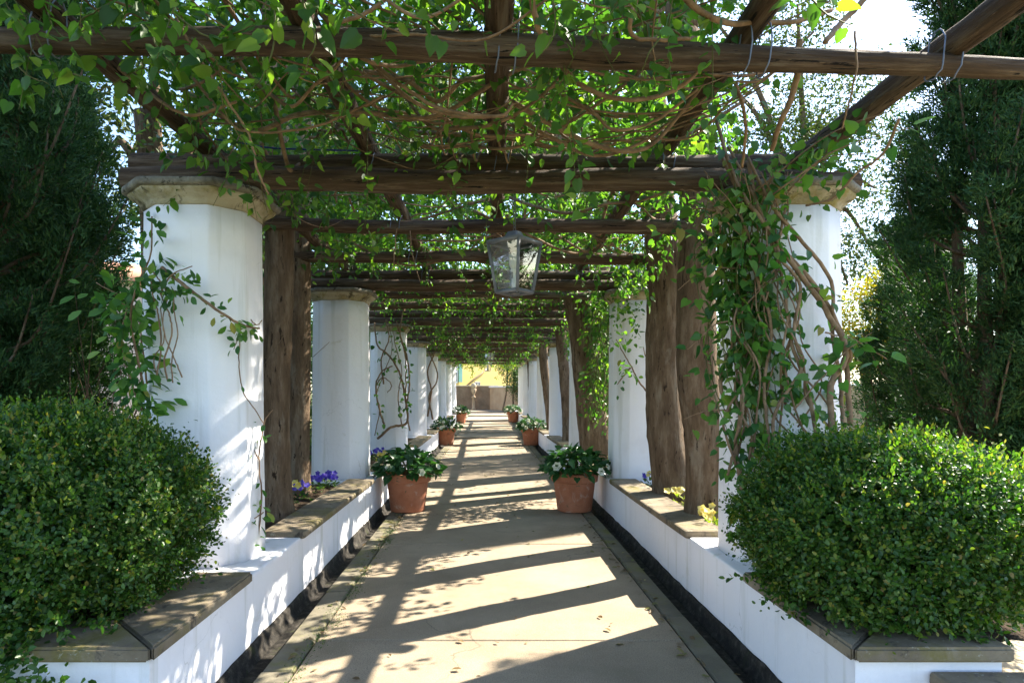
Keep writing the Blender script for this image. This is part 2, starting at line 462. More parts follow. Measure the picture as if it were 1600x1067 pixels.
# leaf templates: x along the leaf, y across, z up
T_RHOMB = (np.array([(0, 0, 0), (.45, .26, .07), (1, 0, -.06), (.45, -.26, .07)]), np.array([(0, 1, 2), (0, 2, 3)][::1]))
T_OVAL = (np.array([(0, 0, 0), (.3, .25, .06), (.7, .22, .04), (1, 0, -.08), (.7, -.22, .04), (.3, -.25, .06)]),
          np.array([(0, 3, 2, 1), (0, 5, 4, 3)]))
T_OVALF = (np.array([(0, 0, 0), (.18, .13, .05), (.45, .25, .06), (.75, .22, .03), (1, 0, -.07), (.75, -.22, .03), (.45, -.25, .06), (.18, -.13, .05), (.5, 0, 0)]),
           np.array([(8, 1, 0), (8, 2, 1), (8, 3, 2), (8, 4, 3), (8, 5, 4), (8, 6, 5), (8, 7, 6), (8, 0, 7)]))
T_HEART = (np.array([(0, 0, 0), (-.07, .17, .05), (.12, .36, .09), (.5, .32, .07), (.82, .13, .0), (1, 0, -.10), (.82, -.13, .0), (.5, -.32, .07), (.12, -.36, .09), (-.07, -.17, .05), (.45, 0, -.01)]),
           np.array([(10, 1, 0), (10, 2, 1), (10, 3, 2), (10, 4, 3), (10, 5, 4), (10, 6, 5), (10, 7, 6), (10, 8, 7), (10, 9, 8), (10, 0, 9)]))
T_BLADE = (np.array([(0, -.09, 0), (0, .09, 0), (1, 0, .03)]), np.array([(0, 1, 2)]))

def norm(a):
    return a / (np.linalg.norm(a, axis=-1, keepdims=True) + 1e-9)

def frames(T, N):
    T = norm(T)
    N = norm(N - T * (T * N).sum(1, keepdims=True))
    return T, np.cross(N, T), N

def leaves(P, T, N, S, tpl):
    V, F = tpl
    T, B, N = frames(np.asarray(T, float), np.asarray(N, float))
    S = np.asarray(S, float).reshape(-1, 1, 1)
    W = P[:, None, :] + S * (V[None, :, 0:1] * T[:, None] + V[None, :, 1:2] * B[:, None] + V[None, :, 2:3] * N[:, None])
    n, k = len(P), len(V)
    G = (F[None] + (np.arange(n) * k)[:, None, None]).reshape(-1, F.shape[1])
    return W.reshape(-1, 3), G

def leaf_mesh(name, P, T, N, S, tpl, smooth=False):
    V, F = leaves(np.asarray(P, float), T, N, S, tpl)
    return mesh_np(name, V, F, smooth)

def rdir(n):
    return norm(rng.normal(size=(n, 3)))

HEART_ME = {}
def single_leaf_mesh(mat, tpl=T_HEART):
    key = (mat.name, id(tpl))
    if key not in HEART_ME:
        me = mesh_np('leaf', tpl[0], tpl[1], True)
        me.materials.append(mat)
        HEART_ME[key] = me
    return HEART_ME[key]

class Foliage:
    """collects leaves of one plant; the largest in view become parts, the rest one part"""
    def __init__(self):
        self.P, self.T, self.N, self.S = [], [], [], []
    def add(self, P, T, N, S):
        P = np.atleast_2d(P)
        self.P.append(P); self.T.append(np.atleast_2d(T)); self.N.append(np.atleast_2d(N)); self.S.append(np.atleast_1d(S))
    def along(self, path, gap, size, spread=0.05, droop=0.5, both=True):
        path = np.asarray(path, float)
        d = np.concatenate([[0], np.cumsum(np.linalg.norm(np.diff(path, axis=0), axis=1))])
        n = max(2, int(d[-1] / gap))
        s = np.sort(rng.uniform(0, d[-1], n))
        Q = np.stack([np.interp(s, d, path[:, k]) for k in range(3)], 1)
        side = rdir(n)
        side[:, 2] -= droop
        side[:, 1] -= 0.25
        side = norm(side)
        P = Q + side * rng.uniform(0.15, 1.0, (n, 1)) * spread
        T = norm(side + 0.5 * rdir(n) + np.array([0, 0, -droop * 0.6]))
        N = norm(rdir(n) * 0.75 + np.array([0.15, -0.25, 0.75]))
        self.add(P, T, N, size * rng.uniform(0.55, 1.15, n))
    def build(self, parent, mat, n_single=0, tpl=T_HEART, stuff_tpl=None, near=0.6):
        P = np.concatenate(self.P); T = np.concatenate(self.T); N = np.concatenate(self.N); S = np.concatenate(self.S)
        Tn, B, Nn = frames(T, N)
        y = np.maximum(P[:, 1], near)
        px = 760 + 1000 * P[:, 0] / y
        py = 615 - 1000 * (P[:, 2] - 1.5) / y
        vis = (px > -20) & (px < 1620) & (py > -20) & (py < 1087) & (P[:, 1] > near)
        score = np.where(vis, S / y, -1)
        order = np.argsort(-score)
        idx = [i for i in order[:n_single] if score[i] > 0]
        me = single_leaf_mesh(mat, tpl)
        off = Vector(parent.location)
        for i in idx:
            o = bpy.data.objects.new('leaf', me)
            mtx = Matrix(((Tn[i, 0], B[i, 0], Nn[i, 0]), (Tn[i, 1], B[i, 1], Nn[i, 1]), (Tn[i, 2], B[i, 2], Nn[i, 2]))).to_quaternion()
            o.rotation_mode = 'QUATERNION'
            o.rotation_quaternion = mtx
            o.scale = (S[i],) * 3
            C.objects.link(o)
            o.parent = parent
            o.location = Vector(P[i]) - off
        rest = np.ones(len(P), bool)
        rest[idx] = False
        if rest.any():
            me = leaf_mesh('foliage', P[rest], Tn[rest], Nn[rest], S[rest], stuff_tpl or tpl, True)
            link('foliage', me, mat, parent, kind='stuff')

def stem_part(name, path, r, parent, mat, n=6, lump=0.12):
    V, F = tube(path, r, n, lump, random.randint(0, 9999))
    return link(name, mesh_np(name, V, F, True), mat, parent)

ORD = ['first', 'second', 'third', 'fourth', 'fifth', 'sixth', 'seventh', 'eighth', 'ninth', 'tenth', 'eleventh', 'twelfth']
PY = [4.25 + 4 * i for i in range(8)]

# ------------------------------------------------------------------ ground, path, gutters, beds
def grid_sheet(name, xs, ys, zf, mat, kind='structure'):
    X, Y = np.meshgrid(xs, ys)
    V = np.stack([X.ravel(), Y.ravel(), np.array([zf(a, b) for a, b in zip(X.ravel(), Y.ravel())])], 1)
    nx, ny = len(xs), len(ys)
    i = (np.arange(ny - 1)[:, None] * nx + np.arange(nx - 1)[None]).ravel()
    F = np.stack([i, i + 1, i + 1 + nx, i + nx], 1)
    return link(name, mesh_np(name, V, F, True), mat, kind=kind)

ground = grid_sheet('ground', np.concatenate([[-600, -200, -60], np.linspace(-20, 20, 9), [60, 200, 600]]),
                    np.concatenate([[-300, -60, -10], np.linspace(0, 70, 15), [150, 400, 900]]),
                    lambda x, y: -0.09 + gz(min(y, 60)), M['ground'])

XL, XR = -1.38, 1.51          # inner faces of the two low walls
path = bpy.data.objects.new('path', None)
C.objects.link(path)
path['kind'] = 'structure'
y = -1.1
k = 0
while y < 45:
    ln = 2.52 if k != 2 else 2.40
    if y < 30:
        ln = 2.5
        z = gz(y + ln / 2)
    else:
        ln = 5.0
        z = gz(y + ln / 2)
    me = box_mesh('slab', -1.035, 1.195, y + 0.005, y + ln - 0.005, -0.12, 0.0, 0.008, 1, 0.0025)
    o = link('slab', me, M['slab'], path, (0, 0, z))
    o.rotation_euler = (math.atan(0.015) if y > 20 else 0, 0, 0)
    if y > 20:
        o.rotation_euler = (0, 0, 0)
    y += ln
    k += 1
for side, (x0, x1) in ((0, (-1.215, -1.043)), (1, (1.203, 1.345))):
    y = -1.0 + 0.3 * side
    while y < 45:
        ln = random.uniform(0.95, 1.5) if y < 22 else 4.0
        me = box_mesh('kerb_stone', x0, x1, y + 0.006, y + ln - 0.006, -0.13, 0.004 if side == 0 else 0.002, 0.012, 1, 0.004)
        link('kerb_stone', me, M['kerb'], path, (0, 0, gz(y + ln / 2)))
        y += ln

gut = bpy.data.objects.new('gutter', None)
C.objects.link(gut)
gut['kind'] = 'structure'
ys = np.linspace(-1, 45, 93)
for side, (x0, x1, xw) in ((0, (XL - 0.02, -1.2, XL)), (1, (1.33, XR + 0.02, XR))):
    X = [x0, (x0 + x1) / 2, x1]
    V, n = [], 3
    for yy in ys:
        for xx in X:
            V.append((xx, yy, -0.075 + gz(yy) + random.uniform(-.008, .008)))
    i = (np.arange(len(ys) - 1)[:, None] * 3 + np.arange(2)[None]).ravel()
    link('channel_bed', mesh_np('channel_bed', V, np.stack([i, i + 1, i + 4, i + 3], 1), True), M['gutter'], gut)
    s = 1 if side == 0 else -1
    rings = []
    for yy in np.linspace(-1, 45, 300):
        h = 0.03 + .004 * math.sin(yy * 2.1) + .003 * math.sin(yy * 5.7) + random.uniform(-.004, .004)
        w = 0.022 + .003 * math.sin(yy * 2.9)
        z = gz(yy)
        rings.append(np.array([(xw - s * .004, yy, z - .085), (xw + s * (w + .035), yy, z - .085), (xw + s * (w + .02), yy, z - .062), (xw + s * (w + .004), yy, z - .035),
                               (xw + s * w, yy, z + h * .5), (xw + s * w * .6, yy, z + h - .003), (xw + s * .003, yy, z + h + random.uniform(-.002, .006))]))
    V, F = loft(rings)
    link('wall_foot', mesh_np('wall_foot', V, F, True), M['gutter'], gut)

bed = bpy.data.objects.new('planting_bed', None)
C.objects.link(bed)
bed['kind'] = 'structure'
for nm, x0, x1 in (('soil', -3.8, XL - 0.26), ('soil', XR + 0.26, 3.0)):
    xs = np.linspace(x0, x1, 14)
    yy = np.concatenate([np.linspace(2.85, 18, 60), np.linspace(19, 34, 12)])
    X, Y = np.meshgrid(xs, yy)
    Z = 0.395 + rng.uniform(-.02, .025, X.shape) + np.vectorize(gz)(Y)
    i = (np.arange(len(yy) - 1)[:, None] * len(xs) + np.arange(len(xs) - 1)[None]).ravel()
    link('soil', mesh_np('soil', np.stack([X.ravel(), Y.ravel(), Z.ravel()], 1), np.stack([i, i + 1, i + 1 + len(xs), i + len(xs)], 1), True), M['soil'], bed)

# ------------------------------------------------------------------ low walls with coping stones
def low_wall(side):
    s = -1 if side == 0 else 1
    xw = XL if side == 0 else XR
    nm = 'left' if side == 0 else 'right'
    root = empty('low_wall', (xw + s * 0.15, 4.0, 0), 'long white low wall under the pillars on the %s side of the path' % nm, 'wall', 'low white walls along the path')
    xa, xb = sorted((xw, xw + s * 0.28))
    y0 = 3.72
    bounds = []
    for i, py in enumerate(PY):
        bounds.append((py - 0.52, py + 0.52))
    # wall body pieces follow the slope
    segs = [(y0, 12), (12, 20), (20, 24), (24, 28), (28, 32), (32, 34)]
    for a, b in segs:
        me = box_mesh('wall_body', xa, xb, a, b, -0.12, 0.415, 0.0)
        link('wall_body', me, M['white_wall'], root, (0, 0, gz((a + b) / 2) if a >= 20 else 0))
    for i, (a, b) in enumerate(bounds):
        xa2, xb2 = sorted((xw + s * 0.001, xw + s * 0.88))
        me = box_mesh('plinth', xa2 - (0.004 if side == 0 else 0.0), xb2 + (0.004 if side == 1 else 0), a, b, 0.30, 0.432, 0.012, 2)
        link('plinth', me, M['white'], root, (0, 0, gz(PY[i])))
        if i + 1 < len(bounds):
            c, d = b + 0.0, bounds[i + 1][0]
            n = 3 if i < 3 else 2
            ed = np.linspace(c, d, n + 1) + np.array([0] + [random.uniform(-.12, .12) for _ in range(n - 1)] + [0])
            for q in range(n):
                xa3, xb3 = sorted((xw - s * 0.03, xw + s * 0.30))
                me = box_mesh('coping_stone', xa3, xb3, ed[q] + .004, ed[q + 1] - .004, 0.417, 0.475, 0.016, 2, 0.003)
                link('coping_stone', me, M['coping'], root, (0, 0, gz((c + d) / 2)))
    return root
low_wall(0)
low_wall(1)

def planter(side):
    s = -1 if side == 0 else 1
    xw = XL if side == 0 else XR
    xo = xw + s * (0.95 if side == 0 else 0.60)
    nm = 'left' if side == 0 else 'right'
    yf = 2.62
    root = empty('planter_box', (xw + s * 0.4, 3.1, 0), 'white planter box with stone coping that holds the %s clipped bush' % nm, 'planter', 'white corner planters')
    xa, xb = sorted((xw, xw + s * 0.24))
    link('side_wall', box_mesh('side_wall', xa, xb, yf, 3.72, -0.12, 0.41, 0.0), M['white_wall'], root)
    xa, xb = sorted((xw + s * 0.24, xo))
    link('front_wall', box_mesh('front_wall', xa, xb, yf, yf + 0.24, -0.12, 0.41, 0.0), M['white_wall'], root)
    xa, xb = sorted((xo - s * 0.24, xo))
    link('outer_wall', box_mesh('outer_wall', xa, xb, yf + 0.24, 3.72, -0.12, 0.41, 0.0), M['white_wall'], root)
    xa, xb = sorted((xw + s * 0.24, xo - s * 0.24))
    link('soil', box_mesh('soil', xa, xb, yf + 0.24, 3.72, 0.2, 0.38, 0.0), M['soil'], root)
    # mitred L coping: side run (two stones) and front run
    def poly_stone(pts, z0=0.412, z1=0.474):
        bm = bmesh.new()
        vs = [bm.verts.new((x, y, z0)) for x, y in pts]
        f = bm.faces.new(vs)
        r = bmesh.ops.extrude_face_region(bm, geom=[f])
        for v in r['geom']:
            if isinstance(v, bmesh.types.BMVert):
                v.co.z = z1
        bmesh.ops.recalc_face_normals(bm, faces=bm.faces[:])
        bmesh.ops.bevel(bm, geom=bm.edges[:], offset=0.011, segments=2, affect='EDGES')
        me = bpy.data.meshes.new('coping_stone')
        bm.to_mesh(me)
        bm.free()
        link('coping_stone', me, M['coping'], root)
    a = xw - s * 0.03
    b = xw + s * 0.30
    poly_stone([(a, yf - .03), (b, yf + .30), (b, 3.70), (a, 3.70)])
    poly_stone([(a + s * .006, yf - .035), (b + s * .006, yf + .295), (xo + s * .03, yf + .295), (xo + s * .03, yf - .035)])
    return root
planter(0)
planter(1)

# stone step beside the right planter, sunlit terrace beyond
st = empty('stone_step', (2.25, 2.4, 0), 'grey stone slab step on a white base beside the right planter', 'step')
link('base', box_mesh('base', 1.86, 3.2, 2.1, 2.60, -0.1, 0.30, 0.01, 1), M['white'], st)
link('slab', box_mesh('slab', 1.80, 3.26, 2.04, 2.612, 0.302, 0.37, 0.018, 2, 0.004), M['coping'], st)
ter = bpy.data.objects.new('terrace', None)
C.objects.link(ter)
ter['kind'] = 'structure'
yy = 0.0
while yy < 8:
    xx = 2.16 if yy > 2.0 else 3.3
    if yy > 3.4:
        xx = 3.05
    ln = random.uniform(0.95, 1.25)
    while xx < 9:
        w = random.uniform(0.9, 1.6)
        link('paving_slab', box_mesh('paving_slab', xx + .004, xx + w - .004, yy + .004, yy + ln - .004, -.12, random.uniform(-.003, .003), 0.01, 1, 0.003), M['terrace'], ter)
        xx += w
    yy += ln

nf = 700
xs = np.where(rng.uniform(size=nf) < .75, np.where(rng.uniform(size=nf) < .5, -1.0 - np.abs(rng.normal(0, .10, nf)), 1.12 + np.abs(rng.normal(0, .09, nf))), rng.uniform(-1, 1.15, nf))
xs = np.clip(xs, -1.32, 1.45)
ysf = rng.uniform(2.5, 18, nf)
zf = np.where((xs < -1.2) | (xs > 1.345), -.06, .008)
P = np.stack([xs, ysf, zf + rng.uniform(0, .006, nf)], 1)
link('fallen_leaves', leaf_mesh('fallen_leaves', P, norm(rng.normal(size=(nf, 3)) * np.array([1, 1, .12])), norm(rng.normal(0, .25, (nf, 3)) + np.array([0, 0, 1.0])), rng.uniform(.025, .06, nf), T_OVAL),
     leaf_mat('dead_leaf', [(0.0, (0.10, 0.06, 0.03)), (0.5, (0.20, 0.13, 0.06)), (0.8, (0.12, 0.13, 0.04)), (1.0, (0.26, 0.20, 0.08))], .2), kind='stuff')
nm_ = 5200
cx = np.repeat(np.stack([rng.normal(-1.03, .03, 130), rng.uniform(2.6, 14, 130)], 1), 40, 0) + rng.normal(0, .035, (nm_, 2)) * np.array([.8, 2.2])
link('moss', leaf_mesh('moss', np.stack([cx[:, 0], cx[:, 1], np.full(nm_, .002)], 1), norm(rng.normal(0, .6, (nm_, 3)) + np.array([0, 0, .7])), rdir(nm_), rng.uniform(.006, .014, nm_), T_RHOMB), M['leaf_box'], kind='stuff')

# ------------------------------------------------------------------ pillars
def oct_ring(hw, ch, z, bev=0.012):
    c = [(hw, -hw + ch), (hw, hw - ch), (hw - ch, hw), (-hw + ch, hw), (-hw, hw - ch), (-hw, -hw + ch), (-hw + ch, -hw), (hw - ch, -hw)]
    out = []
    n = len(c)
    for k in range(n):
        p = np.array(c[k]); a = np.array(c[k - 1]); b = np.array(c[(k + 1) % n])
        out.append(p + (a - p) / np.linalg.norm(a - p) * bev)
        out.append(p + (b - p) / np.linalg.norm(b - p) * bev)
    return np.array([(q[0], q[1], z) for q in out])

def pillar_parts():
    hw, ch = 0.325, 0.165
    rings = []
    for z in np.linspace(.434, 2.66, 12):
        rings.append(oct_ring(hw + .018 * (1 - (z - .434) / 2.226) + random.uniform(-.0015, .0015), ch, z))
    V, F = loft(rings)
    shaft = mesh_np('shaft', V, F)
    prof = [(0.0, 2.662), (0.012, 2.665), (0.015, 2.685), (0.03, 2.70), (0.06, 2.722), (0.078, 2.74), (0.082, 2.752)]
    V, F = loft([oct_ring(hw + o, ch + o * .4, z) for o, z in prof])
    bell = mesh_np('bell', V, F)
    prof = [(0.092, 2.754), (0.104, 2.76), (0.108, 2.772), (0.104, 2.796), (0.096, 2.802)]
    V, F = loft([oct_ring(hw + o, ch + o * .4, z) for o, z in prof])
    abacus = mesh_np('abacus', V, F)
    bv = [random.uniform(-.006, .006) for _ in abacus.vertices]
    for v, d in zip(abacus.vertices, bv):
        v.co.z += d * 0.5
        v.co.x += d
    return shaft, bell, abacus
SH, BE, AB = pillar_parts()
DESC_L = ['nearest white octagonal pillar on the left, rising behind the left clipped bush', 'second left pillar, bare white, behind the left terracotta pot and two trunks',
          'third left pillar with twisting bare vine stems up its front', 'fourth white pillar along the left row of the pergola', 'fifth white pillar along the left row of the pergola',
          'sixth white pillar along the left row of the pergola', 'seventh white pillar along the left row of the pergola', 'last and farthest white pillar of the left row']
DESC_R = ['nearest white octagonal pillar on the right, draped in woody vine stems', 'second right pillar, bare white, between two leaning brown trunks',
          'third right pillar, mostly hidden behind a wide leaning trunk', 'fourth white pillar along the right row of the pergola', 'fifth white pillar along the right row of the pergola',
          'sixth white pillar along the right row of the pergola', 'seventh white pillar along the right row of the pergola', 'last and farthest white pillar of the right row']
for side in (0, 1):
    for i, py in enumerate(PY):
        x = -1.868 if side == 0 else 1.94
        t = empty('pillar', (x, py, gz(py)), (DESC_L if side == 0 else DESC_R)[i], 'pillar', 'white octagonal pillars of the pergola')
        link('shaft', SH, M['white'], t, local=True)
        cp = link('capital', BE, M['stone_cap'], t, local=True)
        link('abacus', AB, M['abacus'], cp, local=True)

# ------------------------------------------------------------------ pergola logs
def log(name, p0, p1, r0, r1, label, group, seed, bow=0.02, n=14, mid=None):
    p0, p1 = Vector(p0), Vector(p1)
    L = (p1 - p0).length
    m = max(10, int(L / 0.14))
    t = np.linspace(0, 1, m)
    g = np.random.default_rng(seed)
    a, b = g.uniform(-1, 1, 2)
    ys = bow * np.sin(t * math.pi) * a + 0.012 * np.sin(t * 9 + a * 5)
    zs = bow * np.sin(t * math.pi) * b + 0.010 * np.sin(t * 11 + b * 5)
    P = np.stack([t * L, ys, zs], 1)
    rr = [r0, r1] if mid is None else [r0, mid, r1]
    V, F = tube(P, rr, n, 0.045, seed)
    V = V + g.normal(0, 0.0022, V.shape)
    o = link(name, mesh_np(name, V, F, True), M['log'], loc=p0)
    o.rotation_mode = 'QUATERNION'
    o.rotation_quaternion = (p1 - p0).to_track_quat('X', 'Z')
    tag(o, label, 'log beam', group)
    return o

GB = 'log beams lying across the pergola'
def wire_ties(beam, x_local, r, n=2, up=0.0):
    for k in range(n):
        x = x_local + (k - (n - 1) / 2) * 0.085 + random.uniform(-.01, .01)
        a = np.linspace(0, 2 * math.pi, 18)
        P = np.stack([x + 0.012 * np.sin(a), (r + .006) * np.cos(a), (r + .004) * np.sin(a) + up * np.clip(np.sin(a), 0, 1) ** .5], 1) + rng.normal(0, .0022, (18, 3))
        V, F = tube(P, 0.0036, 5)
        link('wire_tie', mesh_np('wire_tie', V, F, True), M['wire'], beam, local=True)

b = log('cross_beam', (-2.45, 2.69, 3.0), (2.85, 2.98, 2.99), 0.048, 0.042, 'nearest log beam spanning the whole top of view in front of the pillars', GB, 1, 0.03, 16, mid=0.066)
for xx, rr in ((0.59, .056), (2.55, .066), (3.66, .06), (4.55, .05)):
    wire_ties(b, xx, rr, 2, .12)
for i, py in enumerate(PY):
    g = gz(py)
    far = i >= 3
    row = ORD[i] if i < 7 else 'farthest'
    b1 = log('cross_beam', (-2.32, py - .13, 2.878 + g), (2.40, py - .10, 2.872 + g), 0.078, 0.07,
        'lower log of the doubled beam resting on the %s pair of pillars' % row, GB, 20 + i)
    b2 = log('cross_beam', (-2.36, py + .02, 3.022 + g), (1.97, py + .01, 3.015 + g), 0.07, 0.072,
        'upper log of the doubled beam above the %s pair of pillars' % row, GB, 40 + i)
    if i < 2:
        for xx in (1.57, 2.46, 3.55):
            wire_ties(b2, xx, 0.075)
    if i < 7:
        for q, dy in enumerate((1.33, 2.67)):
            gg = gz(py + dy)
            bb = log('cross_beam', (-2.25, py + dy + random.uniform(-.06, .06), 2.995 + gg), (2.25, py + dy + random.uniform(-.06, .06), 2.95 + gg), random.uniform(.052, .068), random.uniform(.05, .066),
                'single log beam beyond the %s pair of pillars, the %s of two there' % (row, ['nearer', 'farther'][q]), GB, 60 + i * 2 + q)
            if i < 1:
                wire_ties(bb, 1.46, 0.064)
GP = 'log poles running along the pergola roof'
for k, (x, r, nm) in enumerate(((-1.86, .06, 'outer left'), (-.80, .062, 'inner left'), (.10, .064, 'middle'), (1.21, .066, 'inner right'), (2.12, .07, 'outer right'))):
    y0 = -0.6 + 0.3 * (k % 2)
    for q, (a, bnd) in enumerate(((y0, 8.6), (8.45, 20.6), (20.4, 32.9))):
        zp = 3.152 if k < 4 else 3.075
        z0, z1 = zp + gz(a), zp + gz(bnd)
        dx = [(-.02, .03), (.02, -.02), (.03, .02)][q]
        log('roof_pole', (x + dx[0] + (.06 if q == 1 else 0), a, z0), (x + dx[1] + (.06 if q == 1 else 0), bnd, z1), r, r * .92,
            ['near length of the %s pole along the pergola roof' % nm, 'middle length of the %s pole along the pergola roof' % nm, 'far length of the %s pole along the pergola roof' % nm][q], GP, 100 + k * 3 + q, 0.04, 12)

# ------------------------------------------------------------------ trunks in the beds
def trunk_pts(name, pts, radii, label, group, seed, flare=1.35, cat='tree'):
    base = Vector(pts[0])
    t = empty(name, base, label, cat, group)
    P = smooth_path(pts, 10)
    rr = list(radii)
    rad = np.interp(np.linspace(0, 1, len(P)), np.linspace(0, 1, len(rr)), rr)
    h = P[:, 2] - P[0, 2]
    rad = rad * (1 + (flare - 1) * np.exp(-h / 0.18))
    V, F = tube(P, rad, 24, 0.06, seed)
    V = V + np.random.default_rng(seed).normal(0, 0.003, V.shape)
    link('trunk', mesh_np('trunk', V, F, True), M['trunk'], t)
    # crown high above the pergola roof
    g = np.random.default_rng(seed + 900)
    top = P[-1]
    n_c = 80 if seed != 2 else 45
    D = norm(g.normal(size=(n_c, 3)))
    cc = top + np.array([0, 0, 2.9]) + D * (g.uniform(.3, 1, (n_c, 1)) ** .5) * np.array([1.45, 1.45, 1.7])
    Q = np.repeat(cc, 30, 0) + g.normal(0, .15, (n_c * 30, 3))
    link('crown', leaf_mesh('crown', Q, norm(g.normal(size=Q.shape)), norm(g.normal(size=Q.shape) + np.array([0, 0, .6])), g.uniform(.07, .13, len(Q)), T_RHOMB), M['leaf_pine'], t, kind='stuff')
    L = [tube(smooth_path([top - T_ * .1 if False else top, top + np.array([0, 0, 1.2]), top + np.array([g.normal(0, .2), g.normal(0, .2), 3.2])], 5), [radii[-1], radii[-1] * .3], 8)]
    for q in range(9):
        e = cc[g.integers(n_c)]
        o_ = top + np.array([0, 0, g.uniform(.1, 1.8)])
        L.append(tube(smooth_path([o_, (o_ + e) / 2 + g.normal(0, .12, 3), e], 4), [.04, .012], 5))
    V, F = join_parts(L)
    link('limbs', mesh_np('limbs', V, F, True), M['trunk'], t)
    return t, P
GT = 'bare trunks growing beside the pillars'
tr = {}
def bed_tr(key, base_px, y, top_px, r0, r1, label, seed, sway=0.05):
    a = at(base_px, 0, y); b_ = at(top_px[0], 0, y)
    z0, z1 = 0.36 + gz(y), 4.6 + gz(y)
    zt = 1.5 + (615 - top_px[1]) * y / 1000
    def x_at(z):
        return a.x + (b_.x - a.x) * (z - z0) / (zt - z0)
    pts = [(x_at(z) + (0 if z in (z0,) else sway * math.sin(z * 2.1 + seed)), y + 0.04 * math.sin(z * 1.7 + seed * 2), z) for z in np.linspace(z0, z1, 7)]
    tr[key] = trunk_pts('tree', pts, [r0, (r0 + r1) / 2, r1], label, GT, seed)
bed_tr('rb', 1107, 5.55, (1088, 400), .175, .15, 'thick brown trunk just behind the vine covered right pillar', 1)
bed_tr('ra', 1052, 6.70, (1026, 310), .19, .17, 'tall leaning brown trunk overlapping the second right pillar', 2)
bed_tr('rc', 940, 9.9, (902, 470), .26, .17, 'wide trunk leaning left, flared at its foot, before the third right pillar', 3, .02)
bed_tr('rd', 943, 10.9, (943, 470), .17, .15, 'upright leafy trunk hidden partly behind the wide leaning one', 4)
bed_tr('re', 887, 14.1, (877, 500), .11, .13, 'slim trunk leaning left just in front of the fourth right pillar', 5, .02)
bed_tr('rf', 860, 18.2, (846, 515), .09, .17, 'slim trunk leaning left near the fifth right pillar', 6, .02)
bed_tr('rg', 833, 26.2, (826, 530), .10, .14, 'farthest thin trunk on the right of the path', 7, .02)
bed_tr('la', 434, 5.70, (433, 340), .13, .12, 'brown trunk close behind the nearest left pillar', 8, .015)
bed_tr('lb', 467, 7.05, (469, 340), .115, .11, 'second thinner trunk between the first two left pillars', 9, .01)

# ------------------------------------------------------------------ lanterns
def lantern(loc, rz, top_z, label):
    t = empty('lantern', loc, label, 'lantern', 'lanterns hanging under the pergola', rz)
    H, a, b_ = 0.36, 0.092, 0.136       # half widths bottom / top
    bar = 0.011
    cs = [(-1, -1), (1, -1), (1, 1), (-1, 1)]
    L = []
    def bar_t(p, q, w):
        p, q = np.array(p, float), np.array(q, float)
        L.append(tube(np.array([p, q]), w, 4))
    for (sx, sy) in cs:
        bar_t((sx * a, sy * a, 0), (sx * b_, sy * b_, H), bar * 1.3)
    for k in range(4):
        p, q = cs[k], cs[(k + 1) % 4]
        bar_t((p[0] * a, p[1] * a, 0.006), (q[0] * a, q[1] * a, 0.006), bar * 1.35)
        bar_t((p[0] * b_, p[1] * b_, H - .006), (q[0] * b_, q[1] * b_, H - .006), bar * 1.5)
    V, F = join_parts(L)
    link('frame', mesh_np('frame', V, F), M['iron'], t, local=True)
    for k in range(4):
        p, q = cs[k], cs[(k + 1) % 4]
        i = 0.985
        V = np.array([(p[0] * a * i, p[1] * a * i, .012), (q[0] * a * i, q[1] * a * i, .012), (q[0] * b_ * i, q[1] * b_ * i, H - .015), (p[0] * b_ * i, p[1] * b_ * i, H - .015)])
        link('pane', mesh_np('pane', V, np.array([(0, 1, 2, 3)])), M['glass'], t, local=True)
    sq = lambda w, z: np.array([(-w, -w, z), (w, -w, z), (w, w, z), (-w, w, z)])
    V, F = loft([sq(b_ + .006, H + .004), sq(b_ + .004, H + .010), sq(.05, H + .04), sq(.035, H + .075)])
    link('roof', mesh_np('roof', V, F), M['iron'], t, local=True)
    V, F = loft([sq(a * .3, -.006), sq(a * .3, .004)])
    link('base_plate', mesh_np('base_plate', V, F), M['iron'], t, local=True)
    ang = np.linspace(0, 2 * math.pi, 20, endpoint=False)
    rg = lambda r, z: np.stack([r * np.cos(ang), r * np.sin(ang), np.full(20, z)], 1)
    V, F = loft([rg(.022, .0), rg(.022, .10), rg(.012, .105), rg(.012, .15), rg(.03, .155), rg(.03, .165)])
    link('lamp_holder', mesh_np('lamp_holder', V, F, True), M['trim'], t, local=True)
    V, F = loft([rg(.022, .166), rg(.034, .19), rg(.04, .22), rg(.04, .25), rg(.034, .275), rg(.018, .29), rg(.004, .294)])
    link('bulb', mesh_np('bulb', V, F, True), M['bulb'], t, local=True)
    L = [tube(smooth_path([(.02, 0, .30), (.01, .01, .34), (0, 0, H + .06)], 5), .004, 5)]
    z = H + .07
    k = 0
    while z < top_z - loc[2]:
        aa = np.linspace(0, 2 * math.pi, 11)
        P = np.stack([.010 * np.cos(aa), np.zeros(11), z + .02 + .02 * np.sin(aa)], 1)
        if k % 2:
            P = P[:, [1, 0, 2]]
        L.append(tube(P, .0035, 4))
        z += .031
        k += 1
    V, F = join_parts(L)
    link('chain', mesh_np('chain', V, F, True), M['iron'], t, local=True)
lantern((0.20, 4.55, 2.215), R(-39), 3.0, 'large grey iron lantern hanging near the camera with a white bulb inside')
lantern((0.10, 21.0, 2.61), R(-35), 3.05, 'middle lantern hanging far down the pergola, bluish glass')
lantern((0.06, 30.5, 2.58), R(-35), 3.15, 'tiny farthest lantern against the yellow building')

